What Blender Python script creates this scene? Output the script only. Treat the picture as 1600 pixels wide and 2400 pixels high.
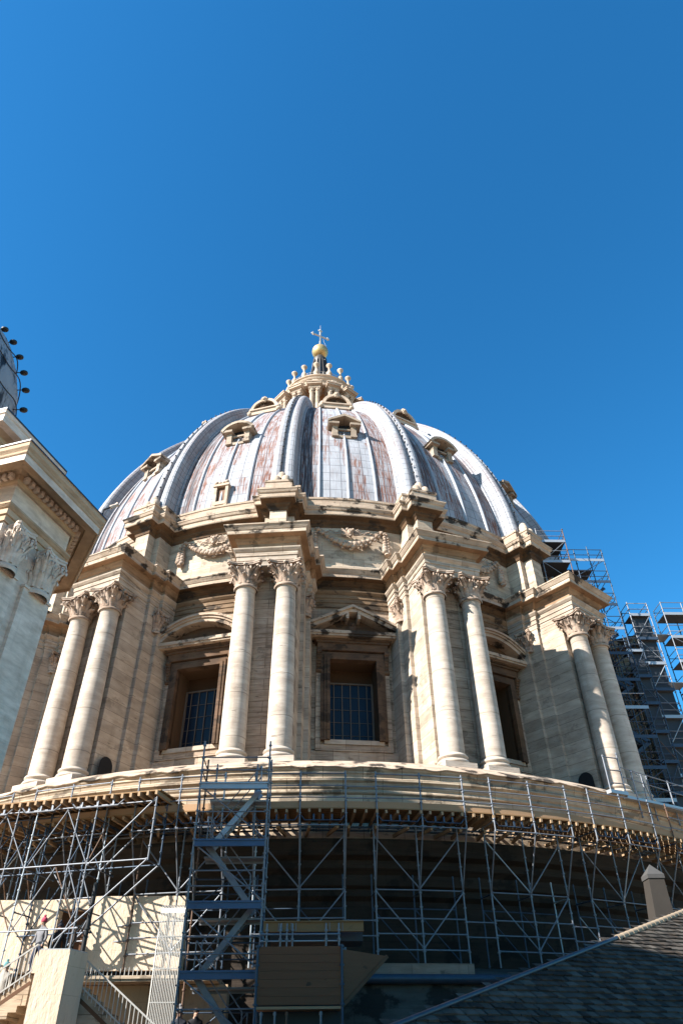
import bpy, bmesh, math, random
from mathutils import Vector, Matrix
random.seed(7)
scene = bpy.context.scene
for o in list(bpy.data.objects): bpy.data.objects.remove(o)
R_ = math.radians
sin, cos, pi = math.sin, math.cos, math.pi

# ------------------------------------------------------------------ camera
F_PX, PITCH, ROLL, YAW = 1639.954, 0.6825, -0.014889, 0.042858
CAM = Vector((0.0, -62.2435, -11.7913))
cd = bpy.data.cameras.new('camera'); cam = bpy.data.objects.new('camera', cd)
scene.collection.objects.link(cam); scene.camera = cam
cd.sensor_fit = 'VERTICAL'; cd.sensor_height = 36.0; cd.sensor_width = 24.0
cd.lens = F_PX / 2400 * 36.0; cd.clip_start = 0.2; cd.clip_end = 6000
f_ = Vector((sin(YAW)*cos(PITCH), cos(YAW)*cos(PITCH), sin(PITCH)))
u0 = Vector((-sin(YAW)*sin(PITCH), -cos(YAW)*sin(PITCH), cos(PITCH)))
r0 = Vector((cos(YAW), -sin(YAW), 0))
rr = r0*cos(ROLL) + u0*sin(ROLL); uu = -r0*sin(ROLL) + u0*cos(ROLL)
cam.matrix_world = Matrix(((rr.x, uu.x, -f_.x, CAM.x), (rr.y, uu.y, -f_.y, CAM.y), (rr.z, uu.z, -f_.z, CAM.z), (0, 0, 0, 1)))

# ------------------------------------------------------------------ light
SUN_AZ, SUN_EL = -60.5, 36.0                     # azimuth from the -y axis, negative = left of the camera
sdir = Vector((sin(R_(SUN_AZ))*cos(R_(SUN_EL)), -cos(R_(SUN_AZ))*cos(R_(SUN_EL)), sin(R_(SUN_EL))))
sl = bpy.data.lights.new('sun', 'SUN'); sun = bpy.data.objects.new('sun', sl)
scene.collection.objects.link(sun)
sl.energy = 5.0; sl.angle = R_(0.5); sl.color = (1.0, 0.955, 0.89)
sun.rotation_euler = sdir.to_track_quat('Z', 'Y').to_euler(); sun.location = (-60, -90, 60)
w = bpy.data.worlds.new('World'); scene.world = w; w.use_nodes = True
nt = w.node_tree; bg = nt.nodes['Background']
sky = nt.nodes.new('ShaderNodeTexSky'); sky.sky_type = 'NISHITA'; sky.sun_disc = False
sky.sun_elevation = R_(SUN_EL); sky.sun_rotation = math.atan2(sdir.x, sdir.y)
sky.altitude = 60; sky.air_density = 1.0; sky.dust_density = 0.15; sky.ozone_density = 3.0
hs = nt.nodes.new('ShaderNodeHueSaturation'); hs.inputs['Saturation'].default_value = 1.27; hs.inputs['Hue'].default_value = 0.502
nt.links.new(sky.outputs[0], hs.inputs['Color']); tn = nt.nodes.new('ShaderNodeMixRGB'); tn.blend_type = 'MULTIPLY'; tn.inputs[0].default_value = 1.0; tn.inputs[2].default_value = (.52, 1.02, 1.0, 1)
nt.links.new(hs.outputs[0], tn.inputs[1]); nt.links.new(tn.outputs[0], bg.inputs['Color'])
bg.inputs['Strength'].default_value = 0.080
scene.view_settings.view_transform = 'Standard'; scene.view_settings.look = 'None'
scene.view_settings.gamma = 1.0; scene.view_settings.exposure = 1.65
scene.cycles.max_bounces = 6; scene.cycles.diffuse_bounces = 3

# ------------------------------------------------------------------ helpers
def ray(px, py):
    return f_ + rr*((px-800)/F_PX) + uu*((1200-py)/F_PX)
def at_y(px, py, y):
    d = ray(px, py); return CAM + d*((y-CAM.y)/d.y)
def at_z(px, py, z):
    d = ray(px, py); return CAM + d*((z-CAM.z)/d.z)
def pol(th, R, z, t=0.0):
    """local frame of a bay: th in degrees (0 = towards the camera), R outwards, t along the tangent"""
    a = R_(th); return Vector((R*sin(a)+t*cos(a), -R*cos(a)+t*sin(a), z))
def frame(th):
    return lambda p: pol(th, p[1], p[2], p[0])     # (t, R, z) -> world
def shift(o, rz=0.0):
    m = Matrix.Translation(o) @ Matrix.Rotation(rz, 4, 'Z'); return lambda p: m @ Vector(p)

class MB:
    def __init__(s, xf=None): s.v = []; s.f = []; s.uv = []; s.mi = []; s.sm = []; s.xf = xf; s.m = 0
    def add(s, vs, fs, uvs=None, smooth=False):
        b = len(s.v)
        for p in vs: s.v.append(s.xf(p) if s.xf else Vector(p))
        s.uv += uvs if uvs else [(0, 0)]*len(vs)
        for f in fs: s.f.append([i+b for i in f]); s.mi.append(s.m); s.sm.append(smooth)
    def box(s, x0, x1, y0, y1, z0, z1):
        s.add([(x, y, z) for z in (z0, z1) for y in (y0, y1) for x in (x0, x1)],
              [(0, 1, 3, 2), (4, 6, 7, 5), (0, 4, 5, 1), (2, 3, 7, 6), (0, 2, 6, 4), (1, 5, 7, 3)])
    def bar(s, p, q, w, h, up=(0, 0, 1)):
        p = Vector(p); q = Vector(q); d = (q-p).normalized(); up = Vector(up)
        a = d.cross(up)
        if a.length < 1e-4: a = d.cross(Vector((0, 1, 0)))
        a.normalize(); b = a.cross(d)
        vs = [e + a*(i*w/2) + b*(j*h/2) for e in (p, q) for j in (-1, 1) for i in (-1, 1)]
        s.add(vs, [(0, 1, 3, 2), (4, 6, 7, 5), (0, 4, 5, 1), (2, 3, 7, 6), (0, 2, 6, 4), (1, 5, 7, 3)])
    def tube(s, p, q, r, n=6, r2=None, cap=True):
        p = Vector(p); q = Vector(q); d = (q-p).normalized(); r2 = r if r2 is None else r2
        a = d.cross(Vector((0, 0, 1)))
        if a.length < 1e-3: a = Vector((1, 0, 0))
        a.normalize(); b = d.cross(a)
        vs = []
        for e, rad in ((p, r), (q, r2)):
            for i in range(n): vs.append(e + a*(rad*cos(2*pi*i/n)) + b*(rad*sin(2*pi*i/n)))
        s.add(vs, [(i, (i+1) % n, n+(i+1) % n, n+i) for i in range(n)], smooth=n > 6)
        if cap: s.add(vs[:n], [tuple(range(n))]); s.add(vs[n:], [tuple(range(n))])
    def path(s, pts, r, n=6):
        for a, b in zip(pts, pts[1:]): s.tube(a, b, r, n, cap=False)
    def lathe(s, prof, n=24, c=(0, 0, 0), a0=0.0, a1=2*pi, smooth=True, squash=1.0):
        full = abs(a1-a0-2*pi) < 1e-6; m = n if full else n+1
        vs = []
        for r, z in prof:
            for i in range(m):
                a = a0+(a1-a0)*i/n; vs.append((c[0]+r*cos(a), c[1]+squash*r*sin(a), c[2]+z))
        fs = []
        for j in range(len(prof)-1):
            for i in range(n):
                k = (i+1) % m; fs.append((j*m+i, j*m+k, (j+1)*m+k, (j+1)*m+i))
        s.add(vs, fs, smooth=smooth)
    def revolve(s, prof, a0, a1, n, c=(0, 0), smooth=False, uvs=None):
        """ring about the dome axis, angles in degrees (0 towards the camera)"""
        vs = []; uv = []; L = 0
        for j, (r, z) in enumerate(prof):
            if j: L += math.hypot(r-prof[j-1][0], z-prof[j-1][1])
            for i in range(n+1):
                t = a0+(a1-a0)*i/n; vs.append(pol(t, r, z)); uv.append((t*8/22.5, L))
        m = n+1
        s.add(vs, [(j*m+i, j*m+i+1, (j+1)*m+i+1, (j+1)*m+i) for j in range(len(prof)-1) for i in range(n)], uv, smooth)
    def ico(s, c, r, sub=1, jit=0.0, sq=(1, 1, 1)):
        vs, fs = ICO[sub]; c = Vector(c)
        s.add([c+Vector((p[0]*sq[0], p[1]*sq[1], p[2]*sq[2]))*(r*(1+random.uniform(-jit, jit))) for p in vs], fs, smooth=True)
    def prism(s, poly, z0, z1):
        n = len(poly); s.add([(x, y, z0) for x, y in poly]+[(x, y, z1) for x, y in poly],
              [tuple(range(n)), tuple(range(n, 2*n))]+[(i, (i+1) % n, n+(i+1) % n, n+i) for i in range(n)])
    def extr(s, poly, d):
        d = Vector(d); n = len(poly); a = [Vector(p) for p in poly]
        s.add(a+[p+d for p in a], [tuple(range(n)), tuple(range(n, 2*n))]+[(i, (i+1) % n, n+(i+1) % n, n+i) for i in range(n)])
    def moulding(s, path, prof, closed=False, seg=None):
        """path: xy polyline (outward = right-hand side), prof: (offset outward, z)"""
        n = len(path); P = [Vector((p[0], p[1])) for p in path]; nor = []
        for i in range(n):
            ds = []
            if i > 0 or closed: ds.append((P[i]-P[i-1]).normalized())
            if i < n-1 or closed: ds.append((P[(i+1) % n]-P[i]).normalized())
            ns = [Vector((d.y, -d.x)) for d in ds]
            m = sum(ns, Vector((0, 0))).normalized(); nor.append(m/max(0.3, m.dot(ns[0])))
        vs = []
        for o, z in prof:
            for i in range(n): q = P[i]+nor[i]*o; vs.append((q.x, q.y, z))
        k = n if closed else n-1
        b = len(s.mi)
        s.add(vs, [(j*n+i, j*n+(i+1) % n, (j+1)*n+(i+1) % n, (j+1)*n+i) for j in range(len(prof)-1) for i in range(k)])
        if seg:
            for j in range(len(prof)-1):
                for i in range(k): s.mi[b+j*k+i] = seg(i)
    def mesh(s, name, mats):
        me = bpy.data.meshes.new(name); me.from_pydata([tuple(v) for v in s.v], [], s.f)
        for m in mats: me.materials.append(m)
        ul = me.uv_layers.new(name='UVMap')
        for p in me.polygons:
            p.material_index = s.mi[p.index]; p.use_smooth = s.sm[p.index]
            for li in p.loop_indices: ul.data[li].uv = s.uv[me.loops[li].vertex_index]
        bm = bmesh.new(); bm.from_mesh(me); bmesh.ops.recalc_face_normals(bm, faces=bm.faces); bm.to_mesh(me); bm.free()
        return me
    def build(s, name, mat, parent=None):
        o = bpy.data.objects.new(name, s.mesh(name, mat if isinstance(mat, list) else [mat]))
        link(o, parent); return o

def make_ico(sub):
    bm = bmesh.new(); bmesh.ops.create_icosphere(bm, subdivisions=sub, radius=1)
    r = ([v.co.copy() for v in bm.verts], [[v.index for v in f.verts] for f in bm.faces]); bm.free(); return r
ICO = {k: make_ico(k) for k in (1, 2, 3)}
ORG = {}
def link(o, parent=None, at=(0, 0, 0)):
    """meshes are made in world coordinates; children are shifted back by their thing's base point"""
    scene.collection.objects.link(o)
    if parent:
        o.parent = parent; o.location = -ORG.get(parent.name, Vector((0, 0, 0))); ORG[o.name] = Vector((0, 0, 0))
    return o
def tag(o, label=None, cat=None, group=None, kind=None):
    for k, v in (('label', label), ('category', cat), ('group', group), ('kind', kind)):
        if v: o[k] = v
    return o
def thing(name, loc, label, cat, group=None):
    o = bpy.data.objects.new(name, None); o.empty_display_size = 0.3; scene.collection.objects.link(o)
    o.location = loc; ORG[o.name] = Vector(loc); return tag(o, label, cat, group)
def copy_tree(o, parent=None):
    c = o.copy(); scene.collection.objects.link(c)
    if parent: c.parent = parent
    for ch in list(o.children): copy_tree(ch, c)
    return c

# ------------------------------------------------------------------ materials
ALB = .66        # common albedo level of the stone, lead and timber below
class NT:
    def __init__(s, name):
        s.mat = bpy.data.materials.new(name); s.mat.use_nodes = True; s.t = s.mat.node_tree
        s.b = s.t.nodes['Principled BSDF']; s.out = s.t.nodes['Material Output']
    def n(s, typ, **kw):
        x = s.t.nodes.new('ShaderNode'+typ)
        for k, v in kw.items(): setattr(x, k, v)
        return x
    def l(s, a, b): s.t.links.new(a, b)
    def val(s, sock, v):
        if hasattr(v, 'links'): s.l(v, sock)
        else: sock.default_value = v
    def math(s, op, a, b=0.0, c=0.0):
        x = s.n('Math', operation=op)
        for i, v in enumerate((a, b, c)): s.val(x.inputs[i], v)
        return x.outputs[0]
    def mix(s, fac, a, b, mode='MIX'):
        x = s.n('MixRGB', blend_type=mode); s.val(x.inputs[0], fac); s.val(x.inputs[1], a if hasattr(a, 'links') else (*a, 1)[:4]); s.val(x.inputs[2], b if hasattr(b, 'links') else (*b, 1)[:4]); return x.outputs[0]
    def noise(s, vec, scale=1.0, detail=4, rough=.55):
        x = s.n('TexNoise'); s.l(vec, x.inputs['Vector']); x.inputs['Scale'].default_value = scale
        x.inputs['Detail'].default_value = detail; x.inputs['Roughness'].default_value = rough; return x.outputs['Fac']
    def ramp(s, fac, a, b):
        x = s.n('MapRange'); x.clamp = True; s.val(x.inputs[0], fac); x.inputs[1].default_value = a; x.inputs[2].default_value = b; return x.outputs[0]
    def scale(s, vec, xyz):
        x = s.n('Mapping'); s.l(vec, x.inputs['Vector']); x.inputs['Scale'].default_value = xyz; return x.outputs[0]
    def pos(s): return s.n('NewGeometry').outputs['Position']
    def bump(s, h, strength=.3, dist=.05):
        x = s.n('Bump'); x.inputs['Strength'].default_value = strength; x.inputs['Distance'].default_value = dist
        s.l(h, x.inputs['Height']); s.l(x.outputs[0], s.b.inputs['Normal'])
    def done(s, col, rough=.85, metal=0.0, spec=.3):
        col = s.mix(1.0, col, (ALB, ALB, ALB), 'MULTIPLY')
        s.val(s.b.inputs['Base Color'], col); s.val(s.b.inputs['Roughness'], rough)
        s.b.inputs['Metallic'].default_value = metal; s.b.inputs['Specular IOR Level'].default_value = spec; return s.mat

def stone(name, base, alt, band, soot=(.03, .022, .016), soot_amt=.3, pits=.4, courses=.25, drip=.3, scl=1.0, rust=.0, drums=False):
    n = NT(name); P = n.pos(); P0 = P
    if drums:
        va = n.n('VectorMath', operation='MULTIPLY_ADD'); oc = n.n('CombineXYZ')
        for q in range(3): n.l(n.n('ObjectInfo').outputs['Random'], oc.inputs[q])
        n.l(oc.outputs[0], va.inputs[0]); va.inputs[1].default_value = (37, 53, 71); n.l(P, va.inputs[2]); P = va.outputs[0]
    big = n.noise(n.scale(P, (.35*scl, .35*scl, .5*scl)), 1, 4)
    lay = n.noise(n.scale(P, (.55*scl, .55*scl, 7*scl)), 1, 5, .65)
    fine = n.noise(n.scale(P, (3*scl, 3*scl, 22*scl)), 1, 3, .6)
    col = n.mix(n.ramp(big, .35, .65), base, alt)
    col = n.mix(n.math('MULTIPLY', n.ramp(lay, .48, .72), band[3]), col, band[:3])
    col = n.mix(n.math('MULTIPLY', n.ramp(fine, .3, .7), .18), col, (.75, .66, .54), 'OVERLAY')
    mot = n.noise(n.scale(P, (.8*scl, .8*scl, 2.6*scl)), 1, 6, .6); mv = n.ramp(mot, .32, .66); col = n.mix(1.0, col, n.mix(mv, (.76, .73, .71), (1.10, 1.10, 1.10)), 'MULTIPLY')
    # ashlar blocks : every block a little different, thin open joints
    sx = n.n('SeparateXYZ'); n.l(P0, sx.inputs[0])
    ang = n.math('ARCTAN2', sx.outputs[0], sx.outputs[1]); cx = n.n('CombineXYZ')
    n.l(n.math('MULTIPLY', ang, 26.0*scl), cx.inputs[0]); n.l(n.math('MULTIPLY', sx.outputs[2], scl), cx.inputs[1])
    br = n.n('TexBrick'); n.l(cx.outputs[0], br.inputs['Vector']); br.inputs['Scale'].default_value = 1.0
    br.inputs['Brick Width'].default_value = 1.55; br.inputs['Row Height'].default_value = .62; br.inputs['Mortar Size'].default_value = .014
    br.inputs['Color1'].default_value = (.70, .69, .68, 1); br.inputs['Color2'].default_value = (1.1, 1.07, 1.03, 1); br.inputs['Mortar'].default_value = (.30, .26, .22, 1)
    col = n.mix(courses, col, n.mix(1.0, col, br.outputs['Color'], 'MULTIPLY'))
    if drums:                                            # drum joints at uneven heights, each shaft its own tone
        rnd = n.n('ObjectInfo').outputs['Random']; fz = n.math('FRACT', n.math('ADD', n.math('DIVIDE', sx.outputs[2], 2.3), n.math('MULTIPLY', rnd, 5.3)))
        wob = n.math('ADD', fz, n.math('MULTIPLY', n.noise(n.scale(P, (2, 2, .2)), 1, 3), .02)); jf = n.math('MULTIPLY', n.ramp(n.math('ABSOLUTE', n.math('SUBTRACT', wob, .5)), .012, .004), .6)
        col = n.mix(1.0, col, n.mix(rnd, (.90, .89, .88), (1.06, 1.05, 1.04)), 'MULTIPLY'); col = n.mix(jf, col, (.16, .12, .085))
    # short dark pits along the travertine bedding
    pit = n.noise(n.scale(P, (1.5*scl, 1.5*scl, 13*scl)), 1, 2, .5)
    pm = n.noise(n.scale(P, (.5, .5, .6)), 1, 2)
    pitf = n.math('MULTIPLY', n.ramp(pit, .66, .72), n.ramp(pm, .42, .62))
    col = n.mix(n.math('MULTIPLY', pitf, pits), col, (.05, .035, .025))
    # rain runs and soot crusts with their own outline
    run = n.noise(n.scale(P, (1.6*scl, 1.6*scl, .16*scl)), 1, 4, .6)
    col = n.mix(n.math('MULTIPLY', n.ramp(run, .56, .74), drip), col, (.17, .115, .07))
    if rust: col = n.mix(n.math('MULTIPLY', n.ramp(n.noise(n.scale(P, (.8, .8, .5)), 1, 3), .5, .68), rust), col, (.30, .15, .06))
    st = n.noise(n.scale(P, (.75*scl, .75*scl, 1.1*scl)), 1, 6, .62)
    col = n.mix(n.math('MULTIPLY', n.ramp(st, .62-.1*soot_amt, .64-.05*soot_amt), soot_amt), col, soot)
    n.bump(n.math('SUBTRACT', n.math('ADD', lay, fine), n.math('MULTIPLY', pitf, 2.0)), .35, .04)
    return n.done(col, .9)

M = {}
M['trav'] = stone('travertine', (.66, .555, .455), (.57, .465, .37), (.46, .355, .265, .5), soot_amt=.25, pits=.6, drip=.22, courses=.7)
M['shaft'] = stone('travertine_shaft', (.70, .605, .515), (.62, .53, .445), (.47, .385, .31, .4), soot_amt=.1, pits=.6, drip=.32, courses=0, drums=True)
M['bay'] = stone('travertine_pitted', (.62, .50, .395), (.50, .38, .285), (.21, .135, .085, .8), soot_amt=.35, pits=1.0, drip=.42, courses=.8)
M['sooty_shaded'] = stone('travertine_sooty_shaded', (.17, .10, .052), (.10, .056, .028), (.05, .03, .017, .7), soot_amt=.85, pits=.6, drip=.4, courses=.2, rust=.25)  # soot, with the shade under the cornices also put into the colour
M['bayent'] = stone('travertine_bay_band', (.36, .25, .16), (.20, .13, .075), (.10, .06, .035, .6), soot_amt=.85, pits=.6, drip=.6, courses=.2)  # stained bay band, darkened further to carry the cornice shadow
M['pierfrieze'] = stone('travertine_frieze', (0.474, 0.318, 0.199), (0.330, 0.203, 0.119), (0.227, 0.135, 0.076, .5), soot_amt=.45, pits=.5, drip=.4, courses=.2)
M['crown'] = stone('travertine_crown', (0.639, 0.511, 0.399), (0.536, 0.415, 0.314), (0.371, 0.270, 0.190, .5), soot_amt=.95, pits=.5, drip=.3, courses=.3)
M['attic'] = stone('travertine_attic', (.68, .57, .46), (.58, .465, .36), (.42, .30, .21, .4), soot_amt=.35, pits=.5, drip=.34, courses=.7)
M['capital'] = stone('travertine_carved', (0.618, 0.492, 0.399), (0.412, 0.299, 0.223), (0.247, 0.164, 0.109, .6), soot_amt=.5, pits=.5, drip=.25, courses=0, scl=1.6)
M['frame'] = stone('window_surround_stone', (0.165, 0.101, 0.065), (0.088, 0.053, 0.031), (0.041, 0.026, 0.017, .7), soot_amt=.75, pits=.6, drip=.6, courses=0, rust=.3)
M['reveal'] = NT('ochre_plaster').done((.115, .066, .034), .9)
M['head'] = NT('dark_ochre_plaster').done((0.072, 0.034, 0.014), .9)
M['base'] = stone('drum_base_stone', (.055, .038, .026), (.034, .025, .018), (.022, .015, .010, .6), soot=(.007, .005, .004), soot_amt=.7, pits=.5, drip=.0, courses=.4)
M['styl'] = stone('stylobate_stone', (.66, .545, .42), (.55, .435, .32), (.33, .235, .155, .5), soot_amt=.55, pits=.5, drip=.35, courses=.8)
M['lantern'] = stone('lantern_stone', (0.680, 0.540, 0.427), (0.597, 0.463, 0.351), (0.464, 0.347, 0.257, .3), soot_amt=.15, pits=.2, drip=.2, courses=0)
M['dormerstone'] = stone('dormer_stone', (.52, .43, .34), (.36, .28, .21), (.22, .16, .11, .5), soot_amt=.6, pits=.4, drip=.4, courses=0)
M['greystone'] = stone('pale_grey_stone', (1.08, .92, .79), (.95, .80, .67), (.80, .63, .48, .25), soot_amt=.0, pits=.12, drip=.15, courses=.15, scl=2.2)
M['warmstone'] = stone('warm_trim_stone', (.74, .55, .39), (.64, .46, .31), (.52, .36, .23, .3), soot_amt=.05, pits=.15, drip=.15, courses=0, scl=2.2)

def plain(name, col, rough=.6, metal=0.0, var=.2, sc=3.0, spec=.4):
    n = NT(name); f = n.noise(n.scale(n.pos(), (sc, sc, sc)), 1, 4)
    c = n.mix(f, tuple(x*(1-var) for x in col), tuple(min(1, x*(1+var)) for x in col)); return n.done(c, rough, metal, spec)
M['orange'] = plain('orange_plaster', (.55, .22, .08), .9, var=.15)
M['gold'] = None
n = NT('gilded_bronze'); f = n.noise(n.scale(n.pos(), (1.2, 1.2, 1.2)), 1, 5)
M['gold'] = n.done(n.mix(n.ramp(f, .45, .7), (.78, .57, .25), (.38, .25, .10)), .42, .55, .5)
M['silver'] = plain('pale_metal', (.62, .60, .56), .45, .3)
M['bronze'] = plain('dark_bronze', (.10, .09, .08), .5, .5)
M['steel'] = plain('galvanised_steel', (.235, .25, .28), .5, .35, .3, 6)
M['steel_dark'] = plain('shaded_steel', (.055, .085, .13), .5, .35, .3, 6)  # shaded copy of the steel, blue sky reflection put into the colour
M['alu'] = plain('aluminium_deck', (.50, .53, .56), .45, .5, .15, 2)
M['shade_deck'] = plain('shaded_steel_deck', (.07, .13, .23), .5, .35, .25, 2)  # blue of the shaded lower landings put into the deck colour
M['black'] = plain('black_iron', (.02, .02, .022), .5, .2)
M['dark'] = plain('dark_void', (.012, .011, .012), .9)
M['panel'] = plain('dark_sheeting', (.035, .04, .05), .55, .1, .3, 1)
M['brownsteel'] = plain('rusty_steel', (.16, .075, .035), .7, .2, .35, 2)
n = NT('window_glass'); f = n.noise(n.scale(n.pos(), (.7, .7, .5)), 1, 3)
M['glass'] = n.done(n.mix(f, (.006, .010, .022), (.012, .024, .05)), .35, 0, .18)
M['bar'] = plain('window_bar', (.16, .12, .09), .7)

def timber(name, a, b, dark=.25, axis=(1.2, 1.2, 14)):
    n = NT(name); P = n.pos()
    g = n.noise(n.scale(P, axis), 1, 5, .6); col = n.mix(g, a, b)
    k = n.noise(n.scale(P, (2.2, 2.2, 5)), 1, 2); col = n.mix(n.math('MULTIPLY', n.ramp(k, .68, .74), dark), col, (.06, .035, .02))
    ri = n.n('NewGeometry').outputs['Random Per Island']; col = n.mix(n.math('MULTIPLY', ri, .35), col, tuple(x*.55 for x in a)); return n.done(col, .8)
M['timber'] = timber('pine_timber', (.54, .37, .22), (.42, .27, .15))
M['plank'] = timber('scaffold_plank', (.42, .25, .11), (.30, .16, .07))
M['toe'] = timber('toe_board', (.56, .35, .20), (.46, .27, .14))
M['ply'] = timber('plywood_sheet', (.27, .125, .062), (.16, .07, .034), .8)

# lead sheet with oxide bloom: uv.x = metres round the bay (8 per bay, bay centre on the half), uv.y = metres up
def lead(name, w=.72, h=.95, brown=1.0, pale=(.66, .69, .75)):
    n = NT(name); uv = n.n('UVMap').outputs[0]; s = n.n('SeparateXYZ'); n.l(uv, s.inputs[0])
    br = n.n('TexBrick'); n.l(uv, br.inputs['Vector']); br.offset = 0.0; br.inputs['Scale'].default_value = 1
    br.inputs['Brick Width'].default_value = w; br.inputs['Row Height'].default_value = h; br.inputs['Mortar Size'].default_value = .022
    br.inputs['Color1'].default_value = (0, 0, 0, 1); br.inputs['Color2'].default_value = (1, 1, 1, 1); br.inputs['Mortar'].default_value = (.5, .5, .5, 1)
    per = n.n('SeparateXYZ'); n.l(br.outputs['Color'], per.inputs[0]); per = per.outputs[0]
    reg = n.math('ADD', n.noise(n.scale(uv, (.6, .11, 1)), 1, 3, .5), n.math('MULTIPLY', n.math('SUBTRACT', n.noise(n.scale(uv, (5, .3, 1)), 1, 3, .6), .5), .28))                    # patches of brown patina
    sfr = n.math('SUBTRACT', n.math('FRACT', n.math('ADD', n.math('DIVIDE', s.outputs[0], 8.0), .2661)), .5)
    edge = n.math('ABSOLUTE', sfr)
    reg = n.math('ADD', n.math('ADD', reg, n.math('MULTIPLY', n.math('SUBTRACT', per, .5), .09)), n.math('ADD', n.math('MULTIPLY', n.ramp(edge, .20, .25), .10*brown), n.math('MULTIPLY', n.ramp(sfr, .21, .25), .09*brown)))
    hi = n.ramp(s.outputs[1], 8, 24); reg = n.math('ADD', reg, n.math('MULTIPLY', hi, .05))
    streak = n.noise(n.scale(uv, (11, .55, 1)), 1, 4, .65)
    pb = n.math('MINIMUM', n.math('MULTIPLY', n.ramp(reg, .49, .56), brown), 1.0)
    drip = n.ramp(streak, .42, .56)
    c = n.mix(n.ramp(n.noise(n.scale(uv, (1.2, .8, 1)), 1, 4), .3, .7), pale, tuple(x*.80 for x in pale))
    c = n.mix(n.math('MULTIPLY', n.ramp(streak, .50, .66), .5), c, (.24, .20, .195))
    bc = n.mix(per, (.20, .085, .06), (.27, .145, .11))
    c = n.mix(n.math('MULTIPLY', pb, n.ramp(drip, 1.0, .25)), c, bc)
    if brown > 1: c = n.mix(n.math('MULTIPLY', n.math('MULTIPLY', n.ramp(sfr, -.23, -.29), n.ramp(n.noise(n.scale(uv, (7, .25, 1)), 1, 4, .65), .40, .56)), .85), c, (.035, .032, .04))  # cast shadow of the rib painted in as dark streaks along one bay edge
    c = n.mix(n.math('MULTIPLY', br.outputs['Fac'], .75), c, (.10, .10, .115))
    n.bump(n.math('SUBTRACT', n.noise(n.scale(uv, (1.5, 1.2, 1)), 1, 3), n.math('MULTIPLY', br.outputs['Fac'], .7)), .35, .06)
    return n.done(c, .75, .0, .12)
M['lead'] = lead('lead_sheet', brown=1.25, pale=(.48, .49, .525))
M['ribl'] = lead('lead_sheet_rib', .52, .62, .45, (.48, .495, .53))
M['roll'] = plain('lead_roll', (.42, .44, .48), .6, 0, .35, 1.5)
n = NT('old_grey_lead'); P = n.pos()
c = n.mix(n.noise(n.scale(P, (1.5, 1.5, .8)), 1, 4), (.44, .48, .52), (.30, .34, .38))
c = n.mix(n.ramp(n.noise(n.scale(P, (2.4, 2.4, .55)), 1, 5, .65), .50, .60), c, (.02, .024, .03))
M['oldlead'] = n.done(c, .55, .1, .4)
M['gutter'] = plain('gutter_lead', (.055, .07, .095), .45, .3, .4, 3)

def plaster(name, a, b, grain=.15):
    n = NT(name); P = n.pos()
    c = n.mix(n.noise(n.scale(P, (.5, .5, .35)), 1, 5), a, b)
    c = n.mix(n.math('MULTIPLY', n.ramp(n.noise(n.scale(P, (1.8, 1.8, .3)), 1, 4), .55, .75), grain), c, tuple(x*.6 for x in b))
    sx = n.n('SeparateXYZ'); n.l(P, sx.inputs[0]); fz = n.math('FRACT', n.math('DIVIDE', sx.outputs[2], .82)); ln = n.ramp(n.math('ABSOLUTE', n.math('SUBTRACT', fz, .5)), .018, .006)
    c = n.mix(n.math('MULTIPLY', ln, n.math('MULTIPLY', n.ramp(n.noise(n.scale(P, (1.3, 1.3, 2)), 1, 2), .4, .6), .45)), c, tuple(x*.45 for x in b))
    c = n.mix(n.math('MULTIPLY', n.ramp(n.noise(n.scale(P, (5, 5, .35)), 1, 5, .65), .56, .70), .4), c, tuple(x*.5 for x in b))
    c = n.mix(n.math('MULTIPLY', n.ramp(n.noise(n.scale(P, (2.5, 2.5, 2.5)), 1, 6, .7), .6, .68), .35), c, tuple(x*.4 for x in b))
    n.bump(n.noise(n.scale(P, (9, 9, 4)), 1, 4), .7, .05); return n.done(c, .92)
M['plaster'] = plaster('cream_render', (.95, .755, .57), (.88, .68, .48))
M['pierp'] = plaster('rough_render', (.92, .73, .55), (.82, .62, .44), .25)
M['brick'] = plaster('pale_brickwork', (.68, .49, .31), (.56, .39, .24), .3)
M['grey_wall'] = stone('stained_grey_wall', (.13, .125, .115), (.075, .07, .062), (.045, .04, .035, .4), soot=(.012, .011, .01), soot_amt=.8, pits=.4, drip=.6, courses=.3)
n = NT('slate_tile'); ri = n.n('NewGeometry').outputs['Random Per Island']
c = n.mix(n.math('POWER', ri, 1.6), (.028, .024, .020), (.135, .118, .098)); c = n.mix(n.ramp(n.noise(n.scale(n.pos(), (4, 4, 4)), 1, 3), .5, .7), c, (.09, .065, .045))
M['tile'] = n.done(c, .85, 0, .15)
M['ridge'] = plain('ridge_tile', (.40, .30, .20), .85, 0, .3, 3)
M['ground'] = plain('terrace_paving', (.46, .31, .20), .9, 0, .3, .6)

TH0 = -5.9875
def TH(i): return TH0 + 22.5*i
BUT = range(-3, 5)

# ================================================================== GROUND
g = MB(); g.add([(-3000, -3000, -14.0), (3000, -3000, -14.0), (3000, 3000, -14.0), (-3000, 3000, -14.0)], [(0, 1, 2, 3)])
tag(g.build('terrace', M['ground']), kind='structure')

# ================================================================== GREAT DOME
dome = thing('great_dome', (0, 0, -14), 'huge ribbed lead dome on a columned stone drum, topped by lantern, gold ball and cross', 'dome')
A0, A1 = -110, 115

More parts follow.
